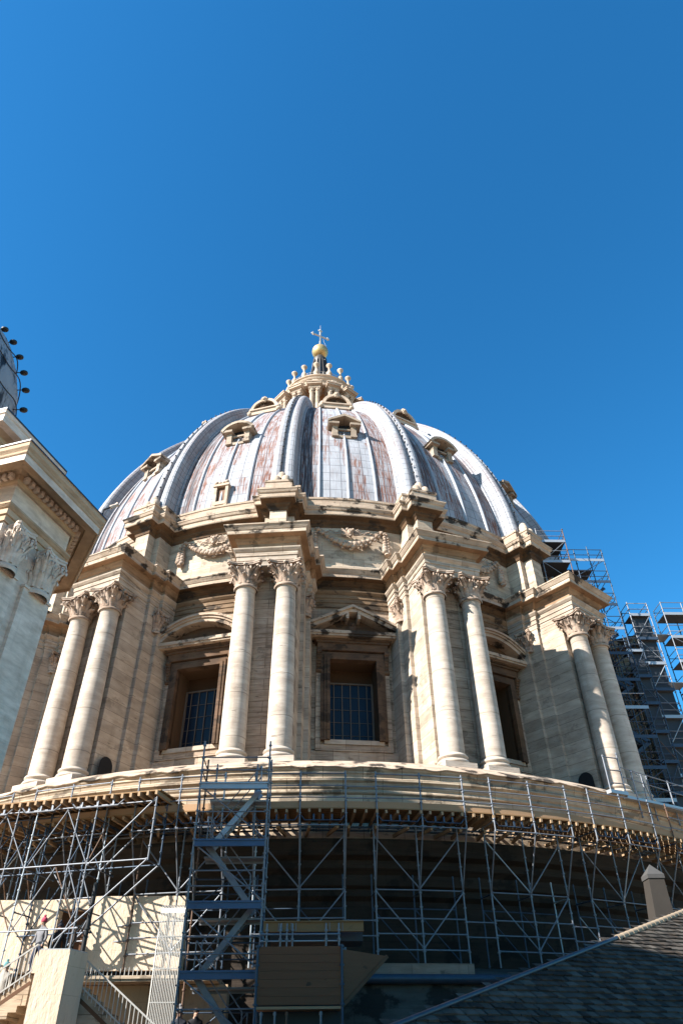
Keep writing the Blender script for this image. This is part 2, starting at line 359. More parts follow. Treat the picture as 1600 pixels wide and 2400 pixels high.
# --- drum wall: cylinder with window holes
RW = 23.75
WIN_H, WZ0, WZ1 = 1.40, 3.0, 7.88
halfang = math.degrees(math.asin(WIN_H/RW))
m = MB()
edges = []
for i in range(-4, 5):
    c = TH(i+.5); edges.append((c-halfang, c+halfang))
prev = A0
for a, b in edges:
    m.revolve([(RW, -1.0), (RW, 12.0)], prev, a, 8); 
    m.revolve([(RW, -1.0), (RW, WZ0)], a, b, 4); m.revolve([(RW, WZ1), (RW, 12.0)], a, b, 4); prev = b
m.revolve([(RW, -1.0), (RW, 12.0)], prev, A1, 8)
m.build('drum_wall', M['bay'], dome)
m = MB(); m.revolve([(RW-2.2, -2), (RW-2.2, 13)], -180, 180, 96); m.build('inner_wall', M['dark'], dome)
# --- stylobate with its mouldings and lead edge
m = MB()
nS = 220
m.revolve([(30.44, -.76), (30.40, -.86), (30.34, -.92), (30.36, -.99), (30.30, -1.05), (30.26, -1.16), (30.33, -1.22), (30.34, -1.32), (30.24, -1.40), (30.20, -1.58), (30.14, -1.66), (30.19, -1.74), (30.19, -1.80), (30.10, -1.88), (30.08, -3.82)], A0, A1, nS)
m.build('stylobate', M['styl'], dome)
m = MB(); vs = []; k = 900
for j, (r, z) in enumerate([(23.5, -.03), (29.2, -.05), (30.35, -.62), (30.50, -.73), (30.47, -.77)]):
    for i in range(k+1):
        a = A0+(A1-A0)*i/k; ph = (a % 1.9)/1.9; zz = -.055*(1-abs(2*ph-1))**.6 if j >= 3 else 0
        vs.append(pol(a, r, z+zz + (.03*sin(a*1.7) if j >= 3 else 0)))
m.add(vs, [(j*(k+1)+i, j*(k+1)+i+1, (j+1)*(k+1)+i+1, (j+1)*(k+1)+i) for j in range(4) for i in range(k)])
m.build('stylobate_lead_edge', M['crown'], dome)
# --- base below the walkway: deep old cornice, dark wall, ledge
m = MB()
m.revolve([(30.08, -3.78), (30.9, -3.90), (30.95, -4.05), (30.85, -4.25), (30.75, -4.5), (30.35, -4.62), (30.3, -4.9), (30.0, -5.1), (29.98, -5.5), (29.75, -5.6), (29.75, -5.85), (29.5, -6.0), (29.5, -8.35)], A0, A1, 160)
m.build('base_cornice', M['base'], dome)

# --- profiles
ENT = [(0, 11.62), (0, 11.95), (.05, 11.96), (.05, 12.25), (.10, 12.26), (.10, 12.5), (.16, 12.55), (.26, 12.68), (.28, 12.76), (0, 12.8), (0, 13.18), (.06, 13.22), (.16, 13.36), (.22, 13.42), (.24, 13.5),
       (.60, 13.53), (.62, 13.56), (.62, 13.80), (.66, 13.82), (.72, 13.92), (.80, 14.05), (.84, 14.08), (.84, 14.16), (.3, 14.3), (-1.2, 14.4)]
ATT = [(.0, 18.05), (.06, 18.1), (.10, 18.3), (.22, 18.42), (.26, 18.55), (.62, 18.72), (.66, 18.78), (.66, 19.08), (.74, 19.14), (.80, 19.3), (.84, 19.34), (.84, 19.42), (.40, 19.5), (.36, 19.55), (.36, 20.28), (.42, 20.34), (.42, 20.5), (-.4, 20.8)]
RB = 23.85                                        # bay frieze
def ent_path(th, steps, rb=RB, n=10):
    """bay arc - steps out to the pier front - bay arc; steps = [(half width, R)] from the bay outwards"""
    L = []
    h0 = math.degrees(math.asin(steps[0][0]/rb))
    for i in range(n+1): a = th-11.25+(11.25-h0)*i/n; q = pol(a, rb, 0); L.append((q.x, q.y))
    pts = []
    for (hw, R), nxt in zip(steps, steps[1:]+[None]):
        pts.append((-hw, R))
        if nxt: pts.append((-nxt[0], R))
    pts += [(-t, R) for t, R in reversed(pts)]
    for t, R in pts: q = pol(th, R, 0, t); L.append((q.x, q.y))
    for i in range(n+1): a = th+h0+(11.25-h0)*i/n; q = pol(a, rb, 0); L.append((q.x, q.y))
    return L
ES = [(2.25, 25.0), (1.98, 25.9), (1.74, 28.62)]
AS = [(1.0, 25.05), (.56, 25.75)]

def acanthus(m, ax, base_r, z0, h, w, curl, lean=.1):
    """a lobed leaf standing on a bell, tip curling outwards"""
    a = Vector((cos(ax), sin(ax), 0)); t = Vector((-sin(ax), cos(ax), 0)); rows = []
    prof = [(0, 0, .7), (.02, .3, 1.0), (lean*.6, .6, .95), (lean+curl*.5, .86, .75), (lean+curl, 1.0, .5), (lean+curl*1.35, .93, .28), (lean+curl*1.3, .80, .1)]
    vs = []
    for o, zz, ww in prof:
        for k, fo in ((-1, -.05), (-.5, .03), (0, .07), (.5, .03), (1, -.05)):
            lob = 1.0 if k in (-.5, 0, .5) else (1.0+.12*sin(zz*19))
            vs.append(a*(base_r+o+fo)+t*(k*w/2*ww*lob)+Vector((0, 0, z0+zz*h)))
    m.add(vs, [(j*5+i, j*5+i+1, (j+1)*5+i+1, (j+1)*5+i) for j in range(len(prof)-1) for i in range(4)], smooth=True)
def volute(m, ang, r, z, size, w):
    a = Vector((cos(ang), sin(ang), 0)); t = Vector((-sin(ang), cos(ang), 0)); pts = []
    for k in range(15):
        q = k/14*2.4*pi; rad = size*(1-.72*k/14); pts.append(a*(r-rad*sin(q)*-1)+Vector((0, 0, z+rad*cos(q))))
    for p, q in zip(pts, pts[1:]): m.bar(p, q, w, .07, t.cross((q-p).normalized()) if (q-p).length > 0 else (0, 0, 1))
def corinthian(m, R=.56, z0=10.3, h=1.34, ab=.98):
    m.lathe([(R+.10, z0-.16), (R+.14, z0-.08), (R+.10, z0), (R+.01, z0+.02), (R-.02, z0+.5), (R+.06, z0+.9), (R+.2, z0+1.12)], 24)
    for k in range(8): acanthus(m, k*pi/4, R+.02, z0+.02, h*.40, .50, .20)
    for k in range(8): acanthus(m, k*pi/4+pi/8, R+.03, z0+.06, h*.68, .46, .26, .12)
    for k in range(4):
        a = pi/4+k*pi/2
        for d in (-.13, .13):
            acanthus(m, a+d, R+.06, z0+.5, h*.42, .22, .22, .3)
        volute(m, a, R+.45, z0+h*.78, .2, .16); acanthus(m, a, R+.12, z0+.35, h*.48, .3, .2, .34)
        b = k*pi/2; acanthus(m, b-.2, R+.05, z0+.55, h*.34, .2, .14, .12); acanthus(m, b+.2, R+.05, z0+.55, h*.34, .2, .14, .12)
        c = Vector((cos(b), sin(b), 0)); m.ico(c*(ab*.80)+Vector((0, 0, z0+h-.12)), .15, 1, .2)
        m.tube(c*(R+.16)+Vector((0, 0, z0+.6)), c*(ab*.78)+Vector((0, 0, z0+h-.2)), .04)
    poly = []
    for k in range(4):                                    # concave abacus with cut corners
        a0 = pi/4+k*pi/2
        for d in (-.07, .07): poly.append((ab*1.36*cos(a0+d), ab*1.36*sin(a0+d)))
        for u in (.18, .34, .5, .66, .82):
            a = a0+u*pi/2; q = abs(u-.5)*2; rad = ab*(.80+.36*q*q); poly.append((rad*cos(a), rad*sin(a)))
    m.prism(poly, z0+h-.16, z0+h-.07); m.prism([(x*1.05, y*1.05) for x, y in poly], z0+h-.07, z0+h)
for i in BUT:
    th = TH(i); fr = frame(th)
    # pier and its flanking pilasters
    m = MB(fr)
    m.box(-1.72, 1.72, 22.5, 27.55, -.1, 11.7)
    for s in (-1, 1):
        a, b = sorted((s*1.72, s*2.22)); m.box(a, b, 22.5, 24.95, -.1, 11.7)
        a, b = sorted((s*1.72, s*1.95)); m.box(a, b, 22.5, 25.85, -.1, 11.7)
    m.box(-2.05, 2.05, 22.5, 27.7, -.1, .45); m.box(-1.90, 1.90, 22.5, 27.62, .45, .62)
    pier = m.build('buttress_pier', M['trav'], dome)
    m = MB(fr); m.box(-.62, .62, 27.5, 27.562, .62, 11.6); m.build('recess_panel', M['bay'], pier)
    # low passage arch through the pier
    for s in {-1: (1,), 2: (-1,)}.get(i, ()):
        m = MB(fr)
        pts = [(s*2.06, 26.45, 0), (s*2.06, 26.45, 1.25)]+[(s*2.06, 26.95+.5*cos(pi-k*pi/8), 1.25+.5*sin(k*pi/8)) for k in range(1, 8)]+[(s*2.06, 27.45, 1.25), (s*2.06, 27.45, 0)]
        m.add(pts, [tuple(range(len(pts)))]); m.build('passage_arch', M['dark'], pier)
    # pilaster capitals on the pier roots
    for s in (-1, 1):
        m = MB(lambda p, fr=fr, s=s: fr((s*(1.86+p[0]*.62), 24.88+p[1]*.62, p[2])))
        corinthian(m, .56, 10.28, 1.34, .92); m.build('pilaster_capital', M['capital'], pier)
    # entablature over pier and half bays, attic above, both following the breaks in plan
    p = ent_path(th, ES)
    seg = lambda q, n=len(p): 1 if q < 10 or q > n-12 else 0
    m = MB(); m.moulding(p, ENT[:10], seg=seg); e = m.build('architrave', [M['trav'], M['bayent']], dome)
    m = MB(); m.moulding(p, ENT[9:17], seg=seg); m.build('frieze', [M['pierfrieze'], M['sooty_shaded']], e)
    m = MB(); m.moulding(p, ENT[16:]); m.build('crowning_cornice', M['crown'], e)
    m = MB(fr); m.box(-1.74, 1.74, 23.0, 28.6, 11.60, 11.62); m.box(-1.6, 1.6, 23, 28.5, 13.2, 14.3); m.build('entablature_core', M['trav'], e)
    pa = ent_path(th, AS, 23.8)
    m = MB()
    m.moulding(pa, [(.16, 14.3), (.16, 14.75), (.10, 14.85), (0, 14.9), (0, 15.2), (0, 18.05)])
    a = m.build('attic_wall', M['attic'], dome)
    m = MB(); m.moulding(pa, ATT[:6]); m.build('attic_bed_moulding', M['sooty_shaded'], a)
    m = MB(); m.moulding(pa, ATT[5:]); m.build('attic_cornice', M['crown'], a)
    # rib pedestal with three mounds
    m = MB(fr)
    m.box(-.72, .82, 24.6, 26.05, 20.2, 20.5); m.box(-.66, .72, 24.7, 25.9, 20.5, 20.62)
    m.build('rib_pedestal', M['crown'], dome)
    m = MB(fr)
    md = [(.0, .78), (.14, .74), (.25, .62), (.31, .44), (.33, .2), (.33, 0)]
    m.lathe(md, 14, (-.3, 25.55, 20.62)); m.lathe(md, 14, (.38, 25.55, 20.62)); m.lathe(md, 14, (.04, 25.3, 21.15))
    m.build('mound_emblem', M['lantern'], dome)

# --- columns: one built, the rest copied
def make_column():
    m = MB(); sh = [(.62, .78), (.645, .95)]+[(.645-.10*((k/12)**1.6), .95+9.15*k/12) for k in range(1, 13)]+[(.60, 10.16)]
    m.lathe(sh, 40); sha = m.mesh('column', [M['shaft']])
    m = MB(); m.box(-.86, .86, -.86, .86, -.06, .26)
    m.lathe([(.70, .26), (.80, .28), (.855, .36), (.80, .46), (.70, .48), (.68, .52), (.69, .58), (.76, .62), (.775, .67), (.74, .74), (.67, .76), (.66, .80), (.62, .82)], 40); ba = m.mesh('column_base', [M['shaft']])
    m = MB(); corinthian(m); ca = m.mesh('capital', [M['capital']]); return sha, ba, ca
sha, ba, ca = make_column()
for i in BUT:
    for s in (-1, 1):
        c = bpy.data.objects.new('column', sha); link(c, dome)
        q = pol(TH(i), 28.2, 0, s*1.1686); c.location = q - ORG['great_dome']; c.rotation_euler = (0, 0, R_(TH(i)))
        for nm, me in (('column_base', ba), ('capital', ca)):
            o = bpy.data.objects.new(nm, me); scene.collection.objects.link(o); o.parent = c

# --- windows
def window(i, arched):
    th = TH(i+.5); fr = frame(th); cr = RW*cos(R_(halfang))
    m = MB(fr)                                            # reveals
    R0, R1 = 22.0, cr+.1
    m.box(-WIN_H-.3, -WIN_H, R0, R1, WZ0, WZ1); m.box(WIN_H, WIN_H+.3, R0, R1, WZ0, WZ1)
    m.box(-WIN_H-.3, WIN_H+.3, R0, R1, WZ1, WZ1+.3)
    win = m.build('window', M['reveal'], dome)
    m = MB(fr); m.box(-WIN_H-.3, WIN_H+.3, R0, R1+.12, WZ0-.25, WZ0); m.build('window_sill', M['trav'], win)
    m = MB(fr)                                            # stepped surround
    for w_, d_ in ((.16, .42), (.32, .36), (.50, .28)):
        lo = WIN_H+(w_-.16); hi = WIN_H+w_+.02; z0 = WZ0-.05; z1 = WZ1
        for s in (-1, 1): a, b = sorted((s*lo, s*hi)); m.box(a, b, cr-.1, cr+d_, z0, z1+w_)
        m.box(-lo, lo, cr-.1, cr+d_-.003, z1+w_-.18, z1+w_)
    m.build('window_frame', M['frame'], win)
    m = MB(fr)                                            # plain outer strip
    for s in (-1, 1): a, b = sorted((s*(WIN_H+.52), s*(WIN_H+.80))); m.box(a, b, cr-.1, cr+.14, WZ0-.6, WZ1+.5)
    m.box(-WIN_H-.8, WIN_H+.8, cr-.1, cr+.13, WZ0-.6, WZ0-.26); m.box(-2.9, 2.9, cr-.35, cr+.06, WZ0-1.5, WZ0-.62)
    m.build('window_apron', M['bay'], win)
    for s in (-1, 1):                                     # scroll consoles
        t = s*(WIN_H+.66); m = MB(fr)
        for k in range(7):
            z = 8.25-k*.17; o = .50-.30*(k/6); m.box(t-.13, t+.13, cr, cr+o, z, z+.168)
        m.tube((t-.15, cr+.16, 7.17), (t+.15, cr+.16, 7.17), .13, 10); m.tube((t-.15, cr+.42, 8.30), (t+.15, cr+.42, 8.30), .12, 10)
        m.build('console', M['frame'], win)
    zc = 8.5; pr = MB(fr)
    pr.box(-WIN_H-.75, WIN_H+.75, cr-.1, cr+.42, zc-.05, zc+.42)
    for k, (o, za, zb) in enumerate(((.52, zc+.42, zc+.56), (.62, zc+.56, zc+.68))): pr.box(-WIN_H-.85-.12*k, WIN_H+.85+.12*k, cr-.1, cr+o, za, zb)
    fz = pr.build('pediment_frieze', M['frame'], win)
    HW = 2.95; zl = zc+.68; m = MB(fr)
    m.box(-HW, HW, cr-.1, cr+.92, zl, zl+.12); m.box(-HW+.06, HW-.06, cr-.1, cr+1.0, zl+.12, zl+.34)
    m.build('pediment_ledge', M['crown'], win)
    m = MB(fr)
    if not arched:                                        # broken triangular gable
        ap = zl+.34+1.5
        for s in (-1, 1):
            for (o, d0, d1) in ((.95, .0, .26), (1.08, .26, .44)):
                gap = .0 if d0 > .1 else .33
                x0, z0_ = s*(HW+.02), zl+.30; x1 = s*gap; z1_ = ap-(.0 if not gap else gap*1.5/HW)
                m.extr([(x0, cr-.1, z0_+d0), (x1, cr-.1, z1_-.44+.44+d0-.1), (x1, cr-.1, z1_+d1-.1), (x0, cr-.1, z0_+d1)], (0, o+.1, 0))
            m.box(*sorted((s*.28, s*.46)), cr, cr+.93, ap-.62, ap-.1)
        m.box(-.46, .46, cr, cr+.9, ap-.12, ap+.08)
        tri = [(-HW+.2, cr+.12, zl+.34), (HW-.2, cr+.12, zl+.34), (0, cr+.12, ap)]
    else:                                                 # segmental arch
        rise = 1.42; Rr = (HW*HW+rise*rise)/(2*rise); cz = zl+.32+rise-Rr; am = math.asin(HW/Rr); N = 24
        for (o, d0, d1) in ((.9, -.12, .12), (1.0, .12, .26), (1.1, .26, .42)):
            vs = []
            for k in range(N+1):
                a = -am+2*am*k/N
                for rr_, R in ((Rr+d0-.1, cr-.1), (Rr+d1-.1, cr-.1), (Rr+d1-.1, cr+o), (Rr+d0-.1, cr+o)): vs.append((rr_*sin(a), R, cz+rr_*cos(a)))
            m.add(vs, [(k*4+j, k*4+(j+1) % 4, k*4+4+(j+1) % 4, k*4+4+j) for k in range(N) for j in range(4)]+[(0, 1, 2, 3), (N*4, N*4+1, N*4+2, N*4+3)])
        tri = [(Rr*sin(-am+2*am*k/N)*.97, cr+.12, max(zl+.34, cz+(Rr-.1)*cos(-am+2*am*k/N))) for k in range(N+1)]
    m.build('pediment', M['crown'], win)
    m = MB(fr); m.add(tri, [tuple(range(len(tri)))])
    if not arched:
        m.ico((0, cr+.3, zl+.75), .3, 2, .06, (1, .6, 1.25)); m.ico((0, cr+.35, zl+1.05), .17, 2)
    m.build('tympanum', M['frame'], win)
    m = MB(fr); m.box(-WIN_H, WIN_H, 22.3, 22.45, WZ0, WZ1); m.build('window_head_panel', M['head'], win)
    zg = 6.95
    m = MB(fr); m.box(-1.3, 1.3, 22.46, 22.50, WZ0, zg); m.build('window_pane', M['glass'], win)
    m = MB(fr)
    for k in range(-2, 3):
        m.bar((k*.5, 22.56, WZ0), (k*.5, 22.56, zg), .05, .05)
    for k in range(1, 5): z = WZ0+k*.78; m.bar((-1.3, 22.53, z), (1.3, 22.53, z), .025, .025, (0, 1, 0))
    m.box(-1.39, 1.39, 22.42, 22.6, zg, zg+.09); m.box(-1.39, -1.28, 22.42, 22.6, WZ0, zg); m.box(1.28, 1.39, 22.42, 22.6, WZ0, zg)
    m.build('window_grille', M['bar'], win)
for i in range(-3, 4): window(i, i % 2 != 0)

# --- fruit garlands in the attic panels
def garland(i):
    th = TH(i+.5); fr = frame(th); m = MB(fr); Rg = 24.0; rnd = random.Random(i+40)
    dr = lambda t: Rg-(t*t)/(2*Rg)
    for k in range(15):                                   # one big fruit after another, smaller ones tucked between
        u = -1+2*k/14; t = u*2.2; z = 16.45+1.2*abs(u)**2.0; r = .25-.09*abs(u)
        m.ico((t, dr(t)+.16, z), r*rnd.uniform(.9, 1.1), 2, .04)
        m.ico((t+rnd.uniform(.10, .18), dr(t)+.20, z-r*rnd.uniform(.55, .9)), r*rnd.uniform(.55, .75), 2, .05)
        m.ico((t-rnd.uniform(.08, .16), dr(t)+.12, z+r*rnd.uniform(.5, .8)), r*rnd.uniform(.45, .65), 1, .12)
        if k % 2: m.ico((t+.08, dr(t)+.05, z-r*1.25), r*.5, 1, .3, (1.3, .6, 1))
    for s in (-1, 1):
        for k in range(6):
            z = 17.35-k*.24; t = s*2.5; r = .13+.02*k
            m.ico((t-.1, dr(t)+.14, z), r, 2, .05); m.ico((t+.12, dr(t)+.12, z-.1), r*.85, 2, .05)
        m.tube((s*2.5, dr(2.5)+.1, 16.05), (s*2.5, dr(2.5)+.16, 15.8), .14, 10, .17)
        for k in range(7): a = k/7*2*pi; m.ico((s*2.4+.17*cos(a), dr(2.4)+.06, 17.62+.13*sin(a)), .09, 1, .2, (1.3, .7, 1))
        for k in range(10):                               # fluttering ribbon
            m.ico((s*(2.15-.16*k), dr(2)+.04, 17.62+.10*sin(k*1.5)), .08, 1, .15, (1.5, .6, .75))
        for k in range(5): m.tube((s*.25, Rg+.1, 17.3+.05*k), (s*(.85-.07*k), Rg+.05, 17.35+.13*k), .07, 6, .03)
    m.ico((0, Rg+.2, 17.42), .27, 2, .04, (.9, .9, 1.2)); m.ico((0, Rg+.44, 17.36), .07, 1); m.ico((0, Rg+.3, 17.1), .13, 1, .1)
    for s in (-1, 1): m.ico((s*.1, Rg+.42, 17.5), .05, 1); m.ico((s*.2, Rg+.2, 17.7), .12, 1, .15)
    m.build('garland', M['capital'], dome)
for i in range(-3, 4): garland(i)

# --- lead shell, rolls, ribs
CX, CZ, RSH, RRI = -6.437, 18.177, 30.5, 31.82
def arc(rad, z0, z1=None, rmin=None, n=40):
    a0 = math.asin((z0-CZ)/rad); a1 = math.acos((rmin-CX)/rad) if rmin else math.asin((z1-CZ)/rad)
    return [(CX+rad*cos(a0+(a1-a0)*k/n), CZ+rad*sin(a0+(a1-a0)*k/n)) for k in range(n+1)]
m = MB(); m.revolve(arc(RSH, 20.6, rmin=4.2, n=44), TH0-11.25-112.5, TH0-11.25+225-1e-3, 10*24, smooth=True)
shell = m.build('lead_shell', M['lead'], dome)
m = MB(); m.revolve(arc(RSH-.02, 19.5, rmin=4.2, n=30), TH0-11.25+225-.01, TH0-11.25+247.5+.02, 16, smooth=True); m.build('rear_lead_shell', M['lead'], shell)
def sweep_rib(th, rad, sec, z0, rmin, n=40, taper=.55):
    """sec: (t, height) across the rib; narrows towards the lantern"""
    pr = arc(rad, z0, rmin=rmin, n=n); m = MB(); vs = []; uv = []; L = 0; per = 0; us = [0]
    for a, b in zip(sec, sec[1:]): per += math.hypot(b[0]-a[0], b[1]-a[1]); us.append(per)
    for j, (r, z) in enumerate(pr):
        if j: L += math.hypot(r-pr[j-1][0], z-pr[j-1][1])
        nx, nz = (r-CX)/rad, (z-CZ)/rad; k = 1-(1-taper)*j/n
        for (t, h), u in zip(sec, us): vs.append(pol(th, r+nx*h, z+nz*h, t*k)); uv.append((u+.26, L))
    c = len(sec)
    m.add(vs, [(j*c+i, j*c+i+1, (j+1)*c+i+1, (j+1)*c+i) for j in range(n) for i in range(c-1)], uv, len(sec) < 10)
    m.add([vs[n*c+i] for i in range(c)], [tuple(range(c))]); return m
RIBS = [(-1.12, -.3), (-1.08, .10), (-.95, .16), (-.90, .18), (-.83, .88), (-.75, 1.04), (-.60, 1.10), (-.40, 1.14), (-.24, 1.10), (-.20, 1.04), (-.19, .84), (.19, .84), (.20, 1.04), (.24, 1.10), (.40, 1.14), (.60, 1.10), (.75, 1.04), (.83, .88), (.90, .18), (.95, .16), (1.08, .10), (1.12, -.3)]
lampm = MB(); lampm.ico((0, 0, 0), .085, 1); lampm.tube((0, 0, 0), (0, 0, -.22), .03, 5); lampme = lampm.mesh('rib_lamp', [M['black']])
for i in range(-4, 6):
    rib = sweep_rib(TH(i), RSH, RIBS, 20.5, 4.9, 44).build('rib', M['ribl'], dome)
    for j in range(26) if -2 < i < 3 else []:
        a = math.asin((22.3-CZ)/RRI)+j*.0335
        if CX+RRI*cos(a) < 5.5: break
        o = bpy.data.objects.new('rib_lamp', lampme); scene.collection.objects.link(o); o.parent = rib
        o.location = pol(TH(i), CX+(RRI-.12)*cos(a), CZ+(RRI-.12)*sin(a), -.13 if i < 1 else .0)
ROLL = [(-.115, -.05), (-.11, .07), (-.06, .14), (0, .165), (.06, .14), (.11, .07), (.115, -.05)]
for i in range(-4, 5):
    for d in (-5.1, 0, 4.9):
        sweep_rib(TH(i+.5)+d, RSH, ROLL, 20.6, 6.5 if d else 9.5, 36, .6).build('lead_roll', M['roll'], shell)

# --- dormers
def on_shell(th, z, off=0.0): a = math.asin((z-CZ)/RSH); return CX+RSH*cos(a)+off
def dormer(i, arched):
    th = TH(i+.5); fr = frame(th); z0 = 28.75; Rf = on_shell(th, z0)+.25; Rb = Rf-2.2
    m = MB(fr)
    for s in (-1, 1): m.box(*sorted((s*.55, s*.98)), Rb, Rf, z0-.15, z0+1.0); m.box(*sorted((s*.5, s*1.02)), Rf-.4, Rf+.06, z0-.2, z0-.05)
    m.box(-.55, .55, Rb, Rf-.05, z0-.3, z0-.02); m.box(-.98, .98, Rb, Rf-.75, z0, z0+1.2); m.box(-.5, .5, Rf-.25, Rf-.1, z0+.62, z0+.78)
    d = m.build('dormer', M['dormerstone'], dome)
    m = MB(fr)
    for s in (-1, 1): m.box(*sorted((s*.45, s*1.3)), Rb, Rf+.28, z0+1.0, z0+1.22)
    zt = z0+1.22
    if arched:
        N = 14; HW = 1.32; rise = .78; Rr = (HW*HW+rise*rise)/(2*rise); cz = zt+rise-Rr-.1; am = math.asin(HW/Rr); vs = []
        for k in range(N+1):
            a = -am+2*am*k/N
            for q, R in ((Rr-.1, Rb-.6), (Rr+.14, Rb-.6), (Rr+.14, Rf+.34), (Rr-.1, Rf+.34)): vs.append((q*sin(a), R, cz+q*cos(a)))
        m.add(vs, [(k*4+j, k*4+(j+1) % 4, k*4+4+(j+1) % 4, k*4+4+j) for k in range(N) for j in range(4)]+[(0, 1, 2, 3), tuple(N*4+j for j in range(4))])
    else:
        for s in (-1, 1): m.extr([(s*1.36, Rb-.6, zt-.02), (0, Rb-.6, zt+.68), (0, Rb-.6, zt+.92), (s*1.36, Rb-.6, zt+.2)], (0, Rf+.34-Rb+.6, 0))
    m.build('dormer_gable', M['dormerstone'], d)
    m = MB(fr); m.box(-.54, .54, Rf-.72, Rf-.7, z0, z0+1.0); m.box(-.6, .6, Rf-.6, Rf-.5, z0+1.0, z0+1.55); m.build('dormer_opening', M['dark'], d)
def scallop(i):
    th = TH(i+.5); fr = frame(th); z0 = 37.35; Rf = on_shell(th, z0)+.3; m = MB(fr)
    m.box(-1.25, 1.25, Rf-1.6, Rf+.05, z0-.25, z0+.22); m.box(-1.4, 1.4, Rf-1.4, Rf+.18, z0+.22, z0+.36)
    for s in (-1, 1): m.ico((s*1.32, Rf-.1, z0+.35), .36, 2, .1, (.8, .7, 1)); m.ico((s*1.45, Rf-.05, z0), .28, 1, .2)
    N = 16; vs = []
    for k in range(N+1):
        a = pi*k/N
        for q, R in ((1.06, Rf-1.8), (1.34, Rf-1.8), (1.34, Rf+.12), (1.06, Rf+.12)): vs.append((q*cos(a)*1.02, R, z0+.3+q*sin(a)*1.0))
    m.add(vs, [(k*4+j, k*4+(j+1) % 4, k*4+4+(j+1) % 4, k*4+4+j) for k in range(N) for j in range(4)])
    for k in range(9): a = k/9*2*pi; m.ico((.2*cos(a), Rf+.12, z0+1.5+.24*sin(a)), .15, 1, .3)
    m.ico((0, Rf+.2, z0+1.5), .2, 2, .1)
    d = m.build('scallop_dormer', M['lantern'], dome)
    m = MB(fr); N = 26; vs = [(0, Rf-.15, z0+.36)]
    for k in range(N+1): a = pi*k/N; vs.append((1.06*cos(a), Rf-.02-(.16 if k % 2 else 0), z0+.3+1.06*sin(a)))
    m.add(vs, [(0, k, k+1) for k in range(1, N+1)]); m.build('scallop_fan', M['frame'], d)
def low_dormer(i):
    th = TH(i+.5); fr = frame(th); z0 = 20.95; Rf = on_shell(th, z0)+.22; Rb = Rf-1.5; m = MB(fr)
    for s in (-1, 1): m.box(*sorted((s*.34, s*.56)), Rb, Rf, z0-.4, z0+1.62)
    m.box(-.62, .62, Rb, Rf+.08, z0+1.45, z0+1.64); m.box(-.5, .5, Rb, Rf+.02, z0-.3, z0)
    for s in (-1, 1): m.ico((s*.42, Rf-.05, z0+1.82), .2, 1, .15); m.ico((s*.14, Rf-.05, z0+1.78), .15, 1, .15)
    d = m.build('window_dormer', M['lantern'], dome)
    m = MB(fr); m.box(-.34, .34, Rf-.2, Rf-.18, z0, z0+1.46); m.build('dormer_shutter', M['brownsteel'], d)
for i in range(-3, 4): dormer(i, i % 2 != 0); scallop(i)
low_dormer(-1)

# --- lantern
lan = MB(); lan.lathe([(6.9, 44.9), (6.9, 46.6), (6.4, 46.8), (6.3, 47.3), (4.5, 47.4), (4.5, 53.9), (5.3, 54.15)], 64)
lant = lan.build('lantern', M['orange'], dome)
lm = MB(); lm.lathe([(6.95, 44.8), (7.0, 46.7), (6.45, 46.85), (6.4, 47.3), (4.6, 47.45)], 64); lm.build('lantern_plinth', M['lantern'], lant)
for k in range(16):
    th = TH0+22.5*k; fr = frame(th); m = MB(fr)
    m.box(-.5, .5, 4.4, 5.4, 47.4, 53.6); m.box(-.7, .7, 4.4, 6.1, 47.4, 47.7)
    for s in (-1, 1): m.lathe([(.32, 47.7), (.28, 47.95), (.25, 52.8), (.29, 52.86)], 14, (s*.36, 5.68, 0))
    m.build('lantern_column_pair', M['lantern'], lant)
    m = MB(fr)
    for s in (-1, 1):
        m.lathe([(.25, 52.86), (.27, 53.1), (.36, 53.42)], 10, (s*.36, 5.68, 0))
        for q in range(8): a = q*pi/4; m.ico((s*.36+.28*cos(a), 5.68+.28*sin(a), 52.98+.2*(q % 2)), .09, 1, .3, (1, 1, 1.5))
        for q in range(4): a = pi/4+q*pi/2; m.ico((s*.36+.36*cos(a), 5.68+.36*sin(a), 53.36), .1, 1, .1)
    m.box(-.76, .76, 4.6, 6.05, 53.42, 53.5); m.build('lantern_capital', M['lantern'], lant)
    m = MB(fr); m.box(-.66, .66, 4.4, 5.98, 53.5, 53.78); m.box(-.74, .74, 4.4, 6.08, 53.78, 53.86); m.box(-.88, .88, 4.4, 6.34, 53.86, 54.1); m.box(-.95, .95, 4.4, 6.44, 54.1, 54.22)
    m.build('lantern_entablature', M['lantern'], lant)
    m = MB(fr); m.extr([(-.24, 6.2, 54.22), (-.24, 6.25, 54.6), (-.24, 5.9, 54.8), (-.24, 5.3, 55.0), (-.24, 4.9, 55.6), (-.24, 4.75, 56.3), (-.24, 4.3, 56.35), (-.24, 4.3, 54.22)], (.48, 0, 0))
    m.tube((-.28, 6.0, 54.55), (.28, 6.0, 54.55), .26, 10); m.tube((-.28, 4.75, 56.1), (.28, 4.75, 56.1), .18, 10); m.build('lantern_scroll', M['lantern'], lant)
    m = MB(fr)                                           # candelabrum
    m.lathe([(.36, 57.55), (.36, 57.75), (.24, 57.8), (.30, 58.0), (.36, 58.3), (.27, 58.65), (.15, 58.8), (.13, 59.1), (.15, 59.38), (.22, 59.55), (.38, 59.78), (.40, 59.92), (.33, 59.95), (.25, 59.86), (0, 59.86)], 14, (0, 4.2, 0))
    m.build('candelabrum', M['lantern'], lant)
